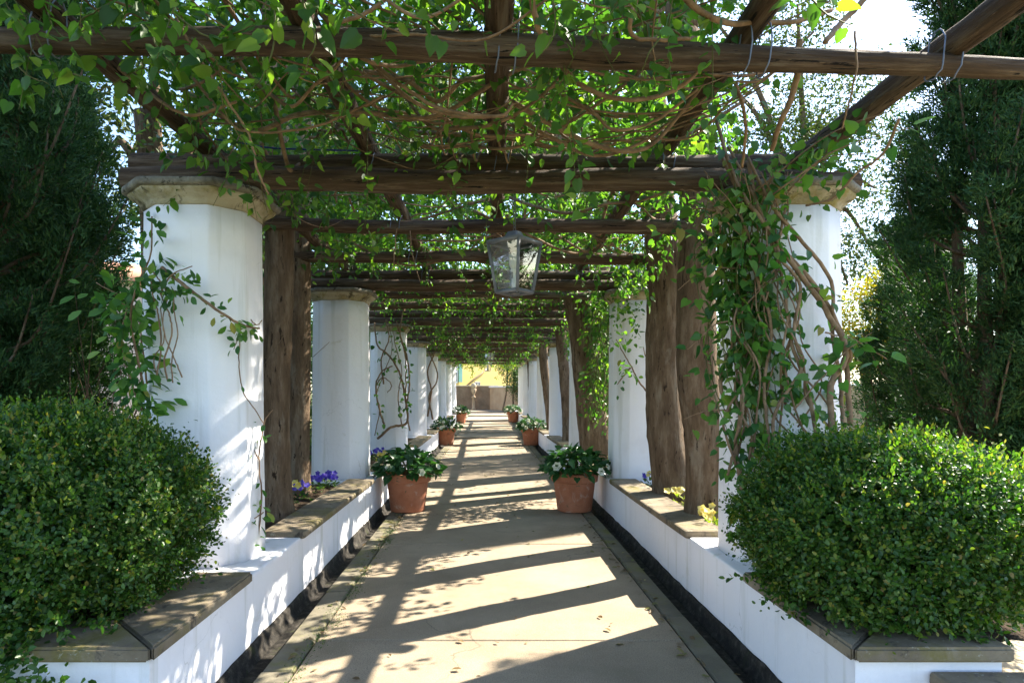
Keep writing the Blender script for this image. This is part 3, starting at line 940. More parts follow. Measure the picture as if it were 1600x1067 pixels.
# ------------------------------------------------------------------ terracotta pots and their plants
def lathe(prof, n=36):
    a = np.linspace(0, 2 * math.pi, n, endpoint=False)
    return loft([np.stack([r * np.cos(a), r * np.sin(a), np.full(n, z)], 1) for r, z in prof])
V, F = lathe([(.205, 0), (.215, .004), (.219, .02), (.262, .36), (.266, .375), (.292, .38), (.297, .39), (.306, .47), (.302, .486), (.292, .49), (.272, .488), (.262, .46), (.255, .42)])
POT = mesh_np('body', V, F, True)
V, F = lathe([(.262, .425), (.20, .44), (.05, .445)], 24)
POT_SOIL = mesh_np('soil', V, F, True)

def petals(name, n, r, mat, cup=0.5):
    a = np.arange(n) * 2 * math.pi / n
    P = np.zeros((n, 3))
    T = np.stack([np.cos(a), np.sin(a), np.full(n, cup)], 1)
    N = np.stack([-np.cos(a) * cup, -np.sin(a) * cup, np.ones(n)], 1)
    me = leaf_mesh(name, P, T, N, np.full(n, r), (T_OVAL[0] * np.array([1, 1.7, 1]), T_OVAL[1]), True)
    me.materials.append(mat)
    return me
FLOW_W = petals('blossom', 6, .075, M['petal_white'], .6)

def pot_plant(loc, label, n_single, seed, white):
    g = np.random.default_rng(seed)
    t = empty('flowering_plant', (loc[0], loc[1], loc[2] + .44), label, 'plant', 'white flowering plants in the terracotta pots')
    f = Foliage()
    n = 330
    u = g.uniform(0, 2 * math.pi, n)
    v = g.uniform(-0.1, 1, n) ** 0.8 if False else g.uniform(-.12, 1, n)
    rr = g.uniform(.72, 1.0, n) * (1 + .08 * np.sin(u * 3 + seed))
    D = np.stack([np.cos(u) * np.sqrt(1 - np.clip(v, 0, 1) ** 2), np.sin(u) * np.sqrt(1 - np.clip(v, 0, 1) ** 2), v], 1)
    P = D * rr[:, None] * np.array([.40, .40, .30]) + np.array([0, 0, .06]) + np.array(t.location)
    T = D * np.array([1, 1, .25]) + g.normal(0, .35, (n, 3)) + np.array([0, 0, -.25])
    N = D * .7 + np.array([0, -.1, .7]) + g.normal(0, .3, (n, 3))
    f.add(P, T, N, g.uniform(.085, .145, n))
    f.build(t, M['leaf_pot'], n_single, T_HEART if n_single else T_HEART, T_OVAL if not n_single else None)
    for k in range(white):
        a, zz = g.uniform(0, 6.28), g.uniform(.1, .8)
        if k < 6:
            a = [-1.1, -2.2, -.5, -1.7, -2.7, -2.0][k % 6] + g.uniform(-.2, .2); zz = [.12, .3, .25, .55, .15, .08][k % 6]
        d = np.array([math.cos(a) * math.sqrt(1 - zz ** 2), math.sin(a) * math.sqrt(1 - zz ** 2), zz])
        o = link('blossom', FLOW_W, None, t, tuple(d * np.array([.44, .44, .34]) + np.array([0, 0, .05])), local=True)
        o.rotation_mode = 'QUATERNION'
        o.rotation_quaternion = Vector(d + np.array([0, -.2, .2])).to_track_quat('Z', 'Y')
        o.scale = (g.uniform(.65, 1.0),) * 3
    L = []
    for k in range(12):
        a = g.uniform(0, 6.28)
        L.append(tube(smooth_path([np.array([math.cos(a) * .05, math.sin(a) * .05, -.01]), np.array([math.cos(a) * .15, math.sin(a) * .15, .14]), np.array([math.cos(a) * .3, math.sin(a) * .3, .22])], 4), .006, 5))
    V, F = join_parts(L)
    link('stems', mesh_np('stems', V, F, True), M['green_stem'], t, local=True)
    return t
for i, (x, y_, s_, l1) in enumerate(((-1.01, 8.22, 0, 'nearest pot on the left of the path'), (1.13, 8.22, 1, 'nearest pot on the right of the path'),
                                 (-1.19, 18.75, 2, 'middle pot on the left of the path'), (1.31, 18.75, 3, 'middle pot on the right of the path'),
                                 (-1.2, 29.6, 4, 'farthest pot on the left of the path'), (1.27, 30.4, 5, 'farthest pot on the right of the path'))):
    z = gz(y_) + .005
    t = empty('flower_pot', (x, y_, z), 'terracotta pot, ' + l1, 'flower pot', 'terracotta pots along the path')
    t.rotation_euler.z = s_ * 1.1
    link('body', POT, M['terracotta'], t, local=True)
    link('soil', POT_SOIL, M['soil'], t, local=True)
    pot_plant((x, y_, z), 'leafy plant with white blossoms in the ' + l1, 150 if i < 2 else 0, 31 + i, 7 if i >= 2 else 3)

# ------------------------------------------------------------------ clipped bushes
def bush(center, rad, label, seed, n, droop=()):
    g = np.random.default_rng(seed)
    t = empty('clipped_bush', (center[0], center[1], 0.38), label, 'bush', 'clipped bushes in the corner planters')
    def shape(D):
        q = 1 + .08 * np.sin(D[:, 0] * 4 + seed) * np.sin(D[:, 2] * 5 + 1) + .05 * np.sin(D[:, 1] * 9 + D[:, 0] * 7) + .04 * np.sin(D[:, 2] * 17 + D[:, 0] * 15 + seed) + .03 * np.sin(D[:, 1] * 23 + D[:, 2] * 19)
        p = 2.6
        m = (np.abs(D) ** p).sum(1) ** (1 / p)
        return q / m
    Ps, Ts, Ns, Ss = [], [], [], []
    nt_ = n // 7                      # leaf sprays of seven leaves each
    D = norm(g.normal(size=(nt_, 3)))
    D = D[D[:, 2] > -.75]
    nt_ = len(D)
    depth = 1 - np.abs(g.normal(0, .10, nt_)) + .03
    base = np.array(center) + D * (shape(D) * depth)[:, None] * np.array(rad)
    ax = norm(D + .55 * norm(g.normal(size=(nt_, 3))) + np.array([0, 0, .45]))
    sl = np.where(g.uniform(size=(nt_, 1)) < .06, g.uniform(.12, .19, (nt_, 1)), g.uniform(.05, .085, (nt_, 1)))
    for k in range(7):
        s = k / 6
        side = norm(g.normal(size=(nt_, 3)))
        Ps.append(base + ax * (s * sl - .02) + side * .008)
        Ts.append(norm(ax * .55 + side * .8))
        Ns.append(norm(ax + .5 * norm(g.normal(size=(nt_, 3)))))
        Ss.append(g.uniform(.013, .029, nt_))
    for (p, dvec, cnt) in droop:
        for _ in range(cnt):
            q0 = np.array(p) + g.normal(0, .06, 3) * (np.array([1.6, .6, .4]) if cnt < 100 else np.array([2.2, 1.0, 1.6]))
            d = np.array(dvec) + g.normal(0, .35, 3)
            for k in range(12):
                Ps.append((q0 + d * k * .012)[None]); Ts.append((d + g.normal(0, .8, 3))[None]); Ns.append(g.normal(0, .5, (1, 3)) + np.array([[0, -.4, .7]])); Ss.append(g.uniform(.022, .04, 1))
    P = np.concatenate(Ps); T = np.concatenate(Ts); N = np.concatenate(Ns); S = np.concatenate(Ss)
    link('foliage', leaf_mesh('foliage', P, T, N, S, (T_OVAL[0] * np.array([1, 1.15, 1]), T_OVAL[1]), False), M['leaf_box'], t, kind='stuff')
    ns = 420  # yellower leaf shoots, more of them on top and towards the right
    Ds = norm(g.normal(size=(ns, 3)) + np.array([.25, 0, .55])); Ds = Ds[Ds[:, 2] > -.1]; ns = len(Ds)
    b0 = np.array(center) + Ds * (shape(Ds) * .99)[:, None] * np.array(rad)
    ax2 = norm(Ds * .5 + np.array([0, 0, .8]) + g.normal(0, .3, (ns, 3)))
    Pq, Tq, Nq, Sq = [], [], [], []
    for k in range(9):
        Pq.append(b0 + ax2 * (.012 * k)); sd = norm(g.normal(size=(ns, 3))); Tq.append(norm(ax2 * .9 + sd * .7)); Nq.append(norm(sd + ax2)); Sq.append(g.uniform(.018, .036, ns) * (1 - .03 * k))
    link('yellow_shoots', leaf_mesh('yellow_shoots', np.concatenate(Pq), np.concatenate(Tq), np.concatenate(Nq), np.concatenate(Sq), T_OVAL), M['leaf_yellow'], t, kind='stuff')
    # dark inner leaves so that no light leaks through, and woody stems
    n2 = 9000
    D = norm(g.normal(size=(n2, 3)))
    P = np.array(center) + D * (shape(D) * g.uniform(.5, .86, n2))[:, None] * np.array(rad)
    link('inner_foliage', leaf_mesh('inner_foliage', P, norm(g.normal(size=(n2, 3))), norm(g.normal(size=(n2, 3))), np.full(n2, .055), T_RHOMB), M['leaf_box'], t, kind='stuff')
    L = []
    for k in range(14):
        d = norm(g.normal(size=3) * np.array([1, 1, .5]) + np.array([0, 0, .7]))
        c = np.array([center[0], center[1], .36])
        e = np.array(center) + d * np.array(rad) * .8
        L.append(tube(smooth_path([c + g.normal(0, .04, 3) * [1, 1, 0], (c + e) / 2 + g.normal(0, .05, 3), e], 5), [.014, .005], 5))
    V, F = join_parts(L)
    link('branches', mesh_np('branches', V, F, True), M['vine'], t)
bush((-2.22, 3.14, .87), (.75, .60, .50), 'dark green clipped bush in the planter at the left edge', 5, 84000,
     [((-1.98, 2.66, .50), (0, -.35, -.1), 190), ((-1.80, 2.50, .36), (.0, -.2, -.6), 26), ((-2.1, 2.5, .30), (.3, -.2, -.8), 8)])
bush((1.98, 3.16, .83), (.62, .56, .41), 'rounded clipped bush in the right planter, its right shoulder sunlit', 6, 76000,
     [((1.50, 2.90, .56), (-.5, -.4, -.35), 6), ((1.72, 2.72, .53), (.0, -.5, -.4), 8), ((2.0, 2.68, .53), (.3, -.5, -.4), 6), ((1.42, 3.15, .60), (-.6, -.3, -.2), 4)])

# ------------------------------------------------------------------ climbing vines
def px_path(pts, per=6, wig=0.0):
    P = smooth_path([at(*p) for p in pts], per)
    if wig:
        P = P + np.cumsum(rng.normal(0, wig, P.shape), axis=0) * .5 + rng.normal(0, wig * .5, P.shape)
    return P

# right pillar vine
vr = empty('climbing_vine', (1.9, 3.75, .4), 'large woody vine with many leaves climbing the nearest right pillar', 'vine')
f = Foliage()
thick = [
    ([(1300, 690, 3.72), (1296, 600, 3.74), (1318, 545, 3.78), (1280, 470, 3.76), (1235, 410, 3.74), (1190, 345, 3.75), (1150, 280, 3.85), (1120, 190, 4.0)], 0.019, .011),
    ([(1318, 680, 3.78), (1312, 600, 3.82), (1300, 520, 3.8), (1296, 440, 3.8), (1250, 380, 3.75), (1205, 330, 3.75), (1160, 250, 3.9)], .013, .009),
    ([(1280, 700, 3.72), (1262, 620, 3.74), (1236, 540, 3.74), (1225, 460, 3.75), (1210, 390, 3.74), (1180, 310, 3.8), (1140, 230, 3.95)], .012, .007),
    ([(1195, 760, 3.75), (1202, 690, 3.76), (1194, 600, 3.78), (1205, 520, 3.76), (1182, 440, 3.78), (1160, 360, 3.85), (1150, 270, 3.95)], .011, .007),
    ([(1160, 770, 3.8), (1150, 700, 3.85), (1158, 640, 3.9), (1128, 610, 3.9), (1135, 560, 3.9), (1160, 500, 3.86), (1150, 420, 3.9), (1165, 330, 3.9), (1130, 240, 4.0)], .014, .010),
    ([(1330, 665, 3.85), (1325, 580, 3.85), (1330, 550, 3.8), (1305, 490, 3.78), (1268, 430, 3.75), (1225, 380, 3.72), (1195, 330, 3.75), (1175, 250, 3.9)], .017, .011),
    ([(1215, 720, 3.74), (1210, 650, 3.74), (1250, 580, 3.73), (1240, 520, 3.73), (1250, 450, 3.74), (1215, 400, 3.74), (1225, 330, 3.78)], .011, .008),
]
for pts, r0, r1 in thick:
    P = px_path(pts, 7, .003)
    stem_part('stem', P, [r0, r1], vr, M['vine'], 8, .16)
    f.along(P, .05 if pts[0][0] < 1205 else .07, .074, .16, .5)
for k in range(15):
    x0 = random.uniform(1140, 1330); x1 = random.uniform(1120, 1230)
    yy0 = random.uniform(660, 780)
    if x0 > 1210: yy0 = min(yy0, 700)
    n = 6
    pts = [(x0 + (x1 - x0) * (q / n) ** .9 + random.uniform(-28, 28), yy0 + (270 - yy0) * q / n, 3.78 + random.uniform(-.1, .14)) for q in range(n + 1)]
    P = px_path(pts, 5, .003)
    stem_part('stem', P, [random.uniform(.004, .009), .003], vr, M['vine'], 5)
    f.along(P, .085 if x0 < 1215 else .15, .07, .13, .5)
# hanging leaf curtain left of the shaft
for k in range(30):
    x0 = random.gauss(1138, 26); top = random.uniform(270, 400); ln = random.uniform(160, 480)
    pts = [(x0 + random.uniform(-26, 26) + 12 * q, top + ln * q / 4, 3.85 + random.uniform(-.12, .2)) for q in range(5)]
    P = px_path(pts, 5, .003)
    stem_part('stem', P, [.004, .002], vr, M['green_stem'], 4)
    f.along(P, .045, .074, .13, .6)
# sprays reaching right and left at the top
for (a, b_) in (((1180, 300, 3.8), (1440, 160, 3.4)), ((1200, 310, 3.7), (1420, 200, 3.3)), ((1230, 300, 3.7), (1360, 240, 3.5)), ((1150, 420, 3.8), (1060, 450, 3.9)), ((1140, 500, 3.8), (1075, 545, 3.9)),
               ((1140, 640, 3.8), (1065, 655, 3.9)), ((1120, 330, 3.9), (1035, 370, 4.0)), ((1150, 350, 3.8), (1060, 300, 3.9)), ((1240, 640, 3.7), (1360, 520, 3.7)), ((1290, 520, 3.75), (1390, 560, 3.8)), ((1200, 700, 3.7), (1150, 800, 3.6))):
    mid = ((a[0] + b_[0]) / 2 + random.uniform(-15, 15), (a[1] + b_[1]) / 2 - random.uniform(5, 25), (a[2] + b_[2]) / 2)
    P = px_path([a, mid, b_], 8, .003)
    stem_part('stem', P, [.006, .002], vr, M['vine'], 5)
    f.along(P, .035, .085, .11, .3)
f.build(vr, M['leaf_wall'], 290)

# left pillar vine
vl = empty('climbing_vine', (-2.1, 3.8, .4), 'sparse leafy vine with thin bare stems crossing the nearest left pillar', 'vine')
f = Foliage()
for pts, r0, r1, gap, size, spread in (
    ([(252, 418, 3.75), (285, 445, 3.74), (318, 470, 3.74), (350, 492, 3.78), (378, 508, 3.95), (405, 512, 4.2)], .011, .006, .014, .068, .08),
    ([(376, 508, 3.95), (374, 560, 3.96), (380, 610, 4.0), (398, 640, 4.1), (410, 660, 4.2)], .004, .003, .25, .05, .04),
    ([(376, 512, 3.95), (372, 530, 3.95), (366, 548, 3.95)], .004, .002, .012, .06, .05),
    ([(392, 500, 4.0), (400, 508, 4.1), (408, 500, 4.2)], .004, .003, .9, .04, .03),
    ([(245, 590, 3.74), (250, 545, 3.74), (247, 500, 3.74), (240, 470, 3.74), (232, 430, 3.8)], .005, .004, .2, .05, .06),
    ([(262, 595, 3.74), (256, 560, 3.74), (268, 520, 3.74), (262, 490, 3.74), (250, 460, 3.76)], .005, .004, .2, .05, .06),
    ([(270, 598, 3.74), (268, 560, 3.74), (276, 520, 3.74), (268, 480, 3.74), (270, 450, 3.76)], .004, .003, .2, .05, .06),
    ([(285, 590, 3.74), (272, 560, 3.74), (262, 535, 3.74), (255, 500, 3.74), (262, 470, 3.76)], .004, .003, .2, .05, .06),
    ([(250, 600, 3.75), (240, 560, 3.76), (255, 530, 3.74), (250, 480, 3.74)], .004, .003, .3, .05, .06),
    ([(228, 620, 3.8), (216, 560, 3.75), (206, 500, 3.75), (216, 450, 3.75), (236, 400, 3.8), (238, 340, 3.85)], .008, .004, .007, .092, .17),
    ([(222, 640, 3.75), (198, 580, 3.75), (188, 520, 3.75), (196, 480, 3.75), (172, 470, 3.7)], .006, .003, .007, .10, .17),
    ([(230, 600, 3.9), (222, 540, 3.9), (210, 480, 3.9), (150, 440, 3.85)], .006, .003, .009, .09, .15),
    ([(250, 460, 3.75), (268, 430, 3.72), (300, 415, 3.7)], .005, .003, .009, .07, .09),
    ([(270, 470, 3.75), (250, 440, 3.72), (240, 425, 3.7)], .005, .003, .009, .07, .10),
    ([(400, 860, 4.3), (408, 780, 4.28), (404, 720, 4.28), (412, 660, 4.3), (425, 640, 4.3)], .006, .003, .032, .075, .07),
    ([(405, 720, 4.25), (392, 690, 4.2), (385, 660, 4.15)], .004, .002, .05, .06, .06),
    ([(412, 800, 4.25), (395, 812, 4.2), (372, 818, 4.1)], .004, .002, .035, .06, .04)):
    P = px_path(pts, 7, .002)
    stem_part('stem', P, [r0, r1], vl, M['vine'], 6)
    f.along(P, gap, size, spread, .3)
f.build(vl, M['leaf_wall'], 220, T_OVALF)

# third left pillar: bare twisting stems
vt = empty('climbing_vine', (-1.8, 11.8, .4), 'bare twisting vine stems on the third left pillar', 'vine')
f = Foliage()
for pts, r0, r1, gap in (
    ([(590, 685, 11.7), (610, 668, 11.6), (635, 660, 11.75), (632, 620, 11.8), (622, 580, 11.7), (607, 555, 11.6), (590, 540, 11.6), (585, 505, 11.8)], .024, .014, .3),
    ([(600, 662, 11.6), (592, 635, 11.6), (588, 600, 11.6), (598, 578, 11.6), (612, 570, 11.6)], .019, .012, .4),
    ([(640, 672, 11.9), (634, 630, 11.8), (634, 580, 11.8), (630, 540, 11.8), (620, 500, 11.8)], .015, .011, .09),
    ([(634, 640, 11.8), (640, 600, 11.8), (636, 560, 11.8), (626, 520, 11.8), (632, 480, 11.9)], .018, .012, .1),
    ([(600, 600, 11.6), (596, 560, 11.6), (606, 530, 11.6), (600, 500, 11.7)], .015, .01, .2),
    ([(628, 665, 11.7), (622, 620, 11.65), (628, 580, 11.65), (618, 540, 11.65), (612, 505, 11.8)], .011, .007, .09),
    ([(586, 680, 11.7), (594, 640, 11.6), (590, 615, 11.6), (602, 580, 11.6), (614, 545, 11.6), (608, 500, 11.8)], .010, .006, .12),
    ([(588, 600, 11.6), (600, 590, 11.6), (613, 602, 11.6), (606, 615, 11.6)], .012, .008, .15)):
    P = px_path(pts, 7, .006)
    stem_part('stem', P, [r0, r1], vt, M['vine'], 7, .15)
    f.along(P, gap, .09, .12, .4)
f.build(vt, M['leaf_wall'], 0)
vf = empty('climbing_vine', (-1.8, 19.8, .4), 'bare vine stems on the fifth left pillar', 'vine')
for pts in ([(668, 650, 19.8), (674, 610, 19.8), (668, 580, 19.8), (680, 545, 19.8)], [(676, 655, 19.8), (670, 620, 19.8), (684, 590, 19.8), (672, 550, 19.8)]):
    stem_part('stem', px_path(pts, 6, .01), [.03, .02], vf, M['vine'], 6)

# second right pillar: leafy branch, foliage on the trunk beside it
vb = empty('leafy_branch', tuple(at(1025, 632, 7.7)), 'thin leafy branch reaching across the second right pillar', 'branch')
f = Foliage()
for pts in ([(1028, 636, 7.7), (1000, 600, 7.65), (985, 575, 7.6), (970, 548, 7.6), (962, 530, 7.6)], [(1024, 600, 7.7), (1012, 570, 7.65), (1005, 545, 7.6)], [(985, 575, 7.6), (972, 590, 7.55), (966, 600, 7.5)]):
    P = px_path(pts, 7, .004)
    stem_part('twig', P, [.011, .005], vb, M['vine'], 6)
    f.along(P[len(P) // 3:], .028, .085, .16, .25)
f.build(vb, M['leaf_wall'], 60, T_OVAL)
vi = empty('ivy', tuple(at(945, 690, 9.7)), 'light green ivy growing up the wide leaning right trunk', 'ivy')
f = Foliage()
for k in range(40):
    x0 = random.uniform(922, 962)
    pts = [(x0 + random.uniform(-8, 8), 690 - 25 * q, 9.3 + .4 * math.sin(k * 2.4) + random.uniform(-.1, .1)) for q in range(0, 11)]
    P = px_path(pts, 4, .006)[random.randint(4, 14):]
    stem_part('stem', P, [.008, .004], vi, M['green_stem'], 5)
    f.along(P, .06, .09, .2, .5)
f.build(vi, M['leaf_vine'], 0, T_HEART, T_OVAL)

# ------------------------------------------------------------------ vine canopy over the pergola, one plant mass per bay
def canopy(i, y0, y1, n_cl, n_st, label, n_single, group, size=.075, xlo=-2.15, xhi=1.75, tpl=T_HEART):
    t = empty('overhead_vine', (0, (y0 + y1) / 2, 3.2 + gz(y0)), label, 'vine', group)
    f = Foliage()
    g = gz((y0 + y1) / 2)
    for k in range(n_st):
        xa = random.uniform(xlo, xhi - .6)
        xb = min(xa + random.uniform(.7, 2.3), xhi + .35)
        ya, yb = random.uniform(y0, y1), random.uniform(y0, y1)
        yb = ya + max(-.8, min(.8, yb - ya))
        if random.random() < .3:            # some run along the roof instead of across it
            xb = min(xa + random.uniform(-.35, .35), xhi)
            yb = min(ya + random.uniform(.5, 1.3), y1 + .2)
        if i == 1 and abs((xa + xb) / 2 + .1) < 1.0 and abs((ya + yb) / 2 - 5.15) < .8 and random.random() < .8:
            continue
        sag = random.uniform(.05, .36)
        n = 7
        pts = []
        for q in range(n):
            u = q / (n - 1)
            pts.append((xa + (xb - xa) * u, ya + (yb - ya) * u + random.uniform(-.08, .08), 3.27 + g - sag * 4 * u * (1 - u) + random.uniform(-.05, .05)))
        P = smooth_path(pts, 6)
        r = random.choice((.004, .005, .006, .008, .011, .015))
        stem_part('stem', P, [r, r * .7], t, M['vine'], 6, .14)
        if random.random() < .5:
            f.along(P, .10, size, .12, .4)
    for k in range(n_cl):
        m = random.randint(8, 20)
        c = np.array([random.uniform(xlo, xhi), random.uniform(y0, y1), 3.30 + g + random.uniform(-.12, .40 if i < 2 else .6)])
        if ((c[0] + .1) / .95) ** 2 + ((c[1] - 5.15) / .85) ** 2 < 1 and random.random() < .88:
            continue
        ax = norm(rng.normal(size=3) * np.array([1, 1, .35]))
        s = rng.uniform(-.25, .25, (m, 1))
        P = c + ax * s + rng.normal(0, .05, (m, 3))
        T = norm(rng.normal(size=(m, 3)) + np.array([0, 0, -.35]))
        N = norm(rng.normal(size=(m, 3)) * .55 + np.array([0, 0, 1.0]))
        f.add(P, T, N, size * rng.uniform(.4, 1.25, m))
    # tails hanging below the logs
    for k in range(int(n_cl * (.10 if i < 2 else .16))):
        c = np.array([random.uniform(xlo, xhi), random.uniform(y0, y1), 3.12 + g])
        ln = abs(random.gauss(0, .22)) + .08
        d = np.array([random.gauss(0, .35), random.gauss(0, .35), -1.0])
        P = smooth_path([c, c + d * ln * .5 + rng.normal(0, .02, 3), c + d * ln], 4)
        stem_part('tendril', P, [.003, .0015], t, M['green_stem'], 4) if i < 2 else None
        f.along(P, .03, size, .07, .5)
    if i < 4:                    # sprays hanging down the right hand edge of the roof
        for k in range(26 if i != 1 else 64):
            c = np.array([random.uniform(1.5, 2.15), random.uniform(y0, y1), 3.1 + g])
            if i == 0 and c[1] < 3.6:
                continue
            ln = abs(random.gauss(.25, .3)) * (1 if i != 1 else 1.5) + .12
            d = np.array([random.gauss(-.1, .2), random.gauss(0, .3), -1.0])
            f.along(smooth_path([c, c + d * ln * .5 + rng.normal(0, .03, 3), c + d * ln], 4), .022, size, .10, .5)
    f.build(t, M['leaf_vine'], n_single, tpl, tpl)
    return t
GC = 'leafy vine roof over the pergola'
canopy(0, 2.2, 4.2, 640, 74, 'leafy vine roof over the nearest bay, before the first pillars', 230, GC, .066, -2.0, 1.25)
canopy(1, 4.3, 8.2, 960, 80, 'leafy vine roof between the first and second pair of pillars', 120, GC, .066)
canopy(2, 8.3, 12.2, 1100, 60, 'leafy vine roof between the second and third pair of pillars', 0, GC, .068, tpl=T_OVAL)
canopy(3, 12.3, 16.2, 1050, 40, 'leafy vine roof between the third and fourth pair of pillars', 0, GC, .072, tpl=T_OVAL)
src = canopy(4, 16.3, 20.2, 950, 26, 'leafy vine roof between the fourth and fifth pair of pillars', 0, GC, .078, tpl=T_OVAL)
for k in range(1, 4):
    c = copy_tree(src)
    c.location.y += 4 * k
    c['label'] = 'leafy vine roof between the %s and %s pair of pillars' % (ORD[3 + k], ORD[4 + k])
    c.location.z += gz(18 + 4 * k)

# foreground tendrils hanging over the first beam
vfz = empty('hanging_vine', (-1.0, 2.6, 3.1), 'big backlit heart shaped leaves trailing over the nearest beam at upper left', 'vine')
f = Foliage()
for pts in ([(215, -20, 2.75), (235, 60, 2.6), (265, 100, 2.55)], [(80, -10, 2.6), (75, 30, 2.55), (100, 60, 2.5), (150, 40, 2.5)], [(120, 40, 2.6), (150, 20, 2.55), (210, -10, 2.6)],
            [(90, 120, 2.7), (120, 118, 2.6), (150, 140, 2.6), (190, 120, 2.7), (230, 100, 2.8)], [(25, 100, 2.7), (40, 115, 2.7), (70, 130, 2.7)],
            [(270, 20, 2.6), (330, 60, 2.5), (380, 50, 2.45), (420, 30, 2.5)], [(430, -10, 2.5), (430, 60, 2.45), (410, 120, 2.45), (385, 150, 2.5)], [(470, -10, 2.4), (490, 60, 2.35), (470, 110, 2.4)],
            [(520, -20, 2.3), (560, 20, 2.25), (590, 40, 2.3)], [(620, -20, 2.3), (640, 10, 2.3), (700, 30, 2.4)], [(860, -20, 2.5), (870, 40, 2.5), (850, 80, 2.5)], [(980, -10, 2.4), (1000, 10, 2.4), (1010, 40, 2.4)],
            [(300, 60, 2.6), (340, 100, 2.6), (350, 170, 2.7), (390, 240, 2.8)], [(1030, 60, 2.6), (1010, 90, 2.6), (1000, 130, 2.7)], [(500, 100, 2.5), (540, 160, 2.6), (520, 200, 2.7)],
            [(1250, -20, 2.5), (1290, 20, 2.5), (1330, 40, 2.5)], [(400, 230, 3.5), (415, 260, 3.6), (410, 290, 3.6), (418, 330, 3.7)]):
    P = px_path(pts, 7, .003)
    stem_part('stem', P, [.0045, .002], vfz, M['green_stem'], 5)
    f.along(P, .030, .088, .085, .45)
f.build(vfz, M['leaf_vine'], 260)
# bare woody runners crossing the near bay
vw = empty('woody_runner', (-.5, 3.0, 3.1), 'long bare brown vine runners looping below the nearest roof poles', 'vine')
for pts, r in (([(275, 30, 2.7), (330, 120, 2.75), (385, 200, 2.85), (402, 260, 2.9), (418, 300, 3.0)], .006), ([(160, 80, 3.2), (200, 120, 3.2), (290, 180, 3.2), (370, 160, 3.2)], .010),
               ([(300, 120, 3.3), (350, 180, 3.3), (390, 205, 3.3), (500, 195, 3.3), (600, 150, 3.3)], .008), ([(560, 80, 3.0), (640, 140, 3.0), (700, 170, 3.0), (780, 178, 3.0), (800, 160, 3.0)], .010),
               ([(580, 100, 3.2), (650, 160, 3.2), (720, 182, 3.2), (790, 180, 3.2)], .010), ([(800, 160, 3.4), (870, 200, 3.4), (950, 232, 3.4), (1010, 230, 3.4), (1060, 180, 3.4), (1100, 130, 3.3)], .014),
               ([(800, 180, 3.5), (860, 215, 3.5), (930, 245, 3.5), (1000, 225, 3.5), (1050, 190, 3.5)], .012), ([(870, 95, 3.0), (910, 135, 3.0), (980, 158, 3.0), (1060, 140, 3.0), (1110, 90, 3.0)], .013),
               ([(880, 150, 3.2), (930, 180, 3.2), (960, 203, 3.2), (1020, 190, 3.2), (1090, 140, 3.1)], .010), ([(520, 40, 2.5), (570, 20, 2.5), (620, -20, 2.5)], .010), ([(830, -10, 2.4), (840, 40, 2.5), (850, 60, 2.6)], .012),
               ([(1000, -10, 2.5), (985, 30, 2.5), (1000, 60, 2.6), (1080, 60, 2.6)], .010), ([(1250, 60, 2.9), (1240, 140, 3.0), (1220, 190, 3.1), (1205, 235, 3.3)], .016), ([(1360, -10, 3.2), (1320, 30, 3.2), (1290, 65, 3.1)], .017),
               ([(1335, 50, 2.8), (1338, 110, 2.8), (1325, 170, 2.9), (1318, 200, 3.0)], .005), ([(1405, 185, 3.3), (1380, 240, 3.4), (1340, 270, 3.5), (1300, 310, 3.6), (1260, 320, 3.7)], .008),
               ([(620, 355, 5.4), (618, 380, 5.4), (614, 420, 5.4)], .006), ([(640, 360, 5.4), (645, 400, 5.4), (656, 438, 5.4)], .005), ([(1150, 130, 3.3), (1165, 190, 3.4), (1160, 260, 3.6)], .010)):
    stem_part('runner', px_path(pts, 9, .002), [r, r * .75], vw, M['vine'], 7, .15)
cb = tag(link('cable', mesh_np('cable', *tube(px_path([(335, 218, 4.05), (380, 224, 4.05), (430, 232, 4.05), (560, 236, 4.06)], 6), .006, 5), True), M['cable']), 'thin blue cable lying along the doubled log above the left pillar', 'cable')

# sunlit curtain of leaves at the far end of the pergola
vc = empty('hanging_vine', (0, 33, 3.0), 'yellow green curtain of leaves hanging at the far end of the pergola', 'vine')
f = Foliage()
for k in range(150):
    x = random.uniform(-2.2, 2.5)
    top = random.uniform(3.15, 3.6) + .2
    ln = random.uniform(.35, .75) + (.35 if random.random() < .12 else 0)
    P = smooth_path([(x, 33 + random.uniform(-.3, .5), top), (x + random.gauss(0, .08), 33 + random.uniform(-.3, .3), top - ln * .6), (x + random.gauss(0, .12), 33 + random.uniform(-.3, .3), top - ln)], 4)
    f.along(P, .03, .10, .10, .6)
f.build(vc, M['leaf_lime'], 0, T_OVAL, T_OVAL)

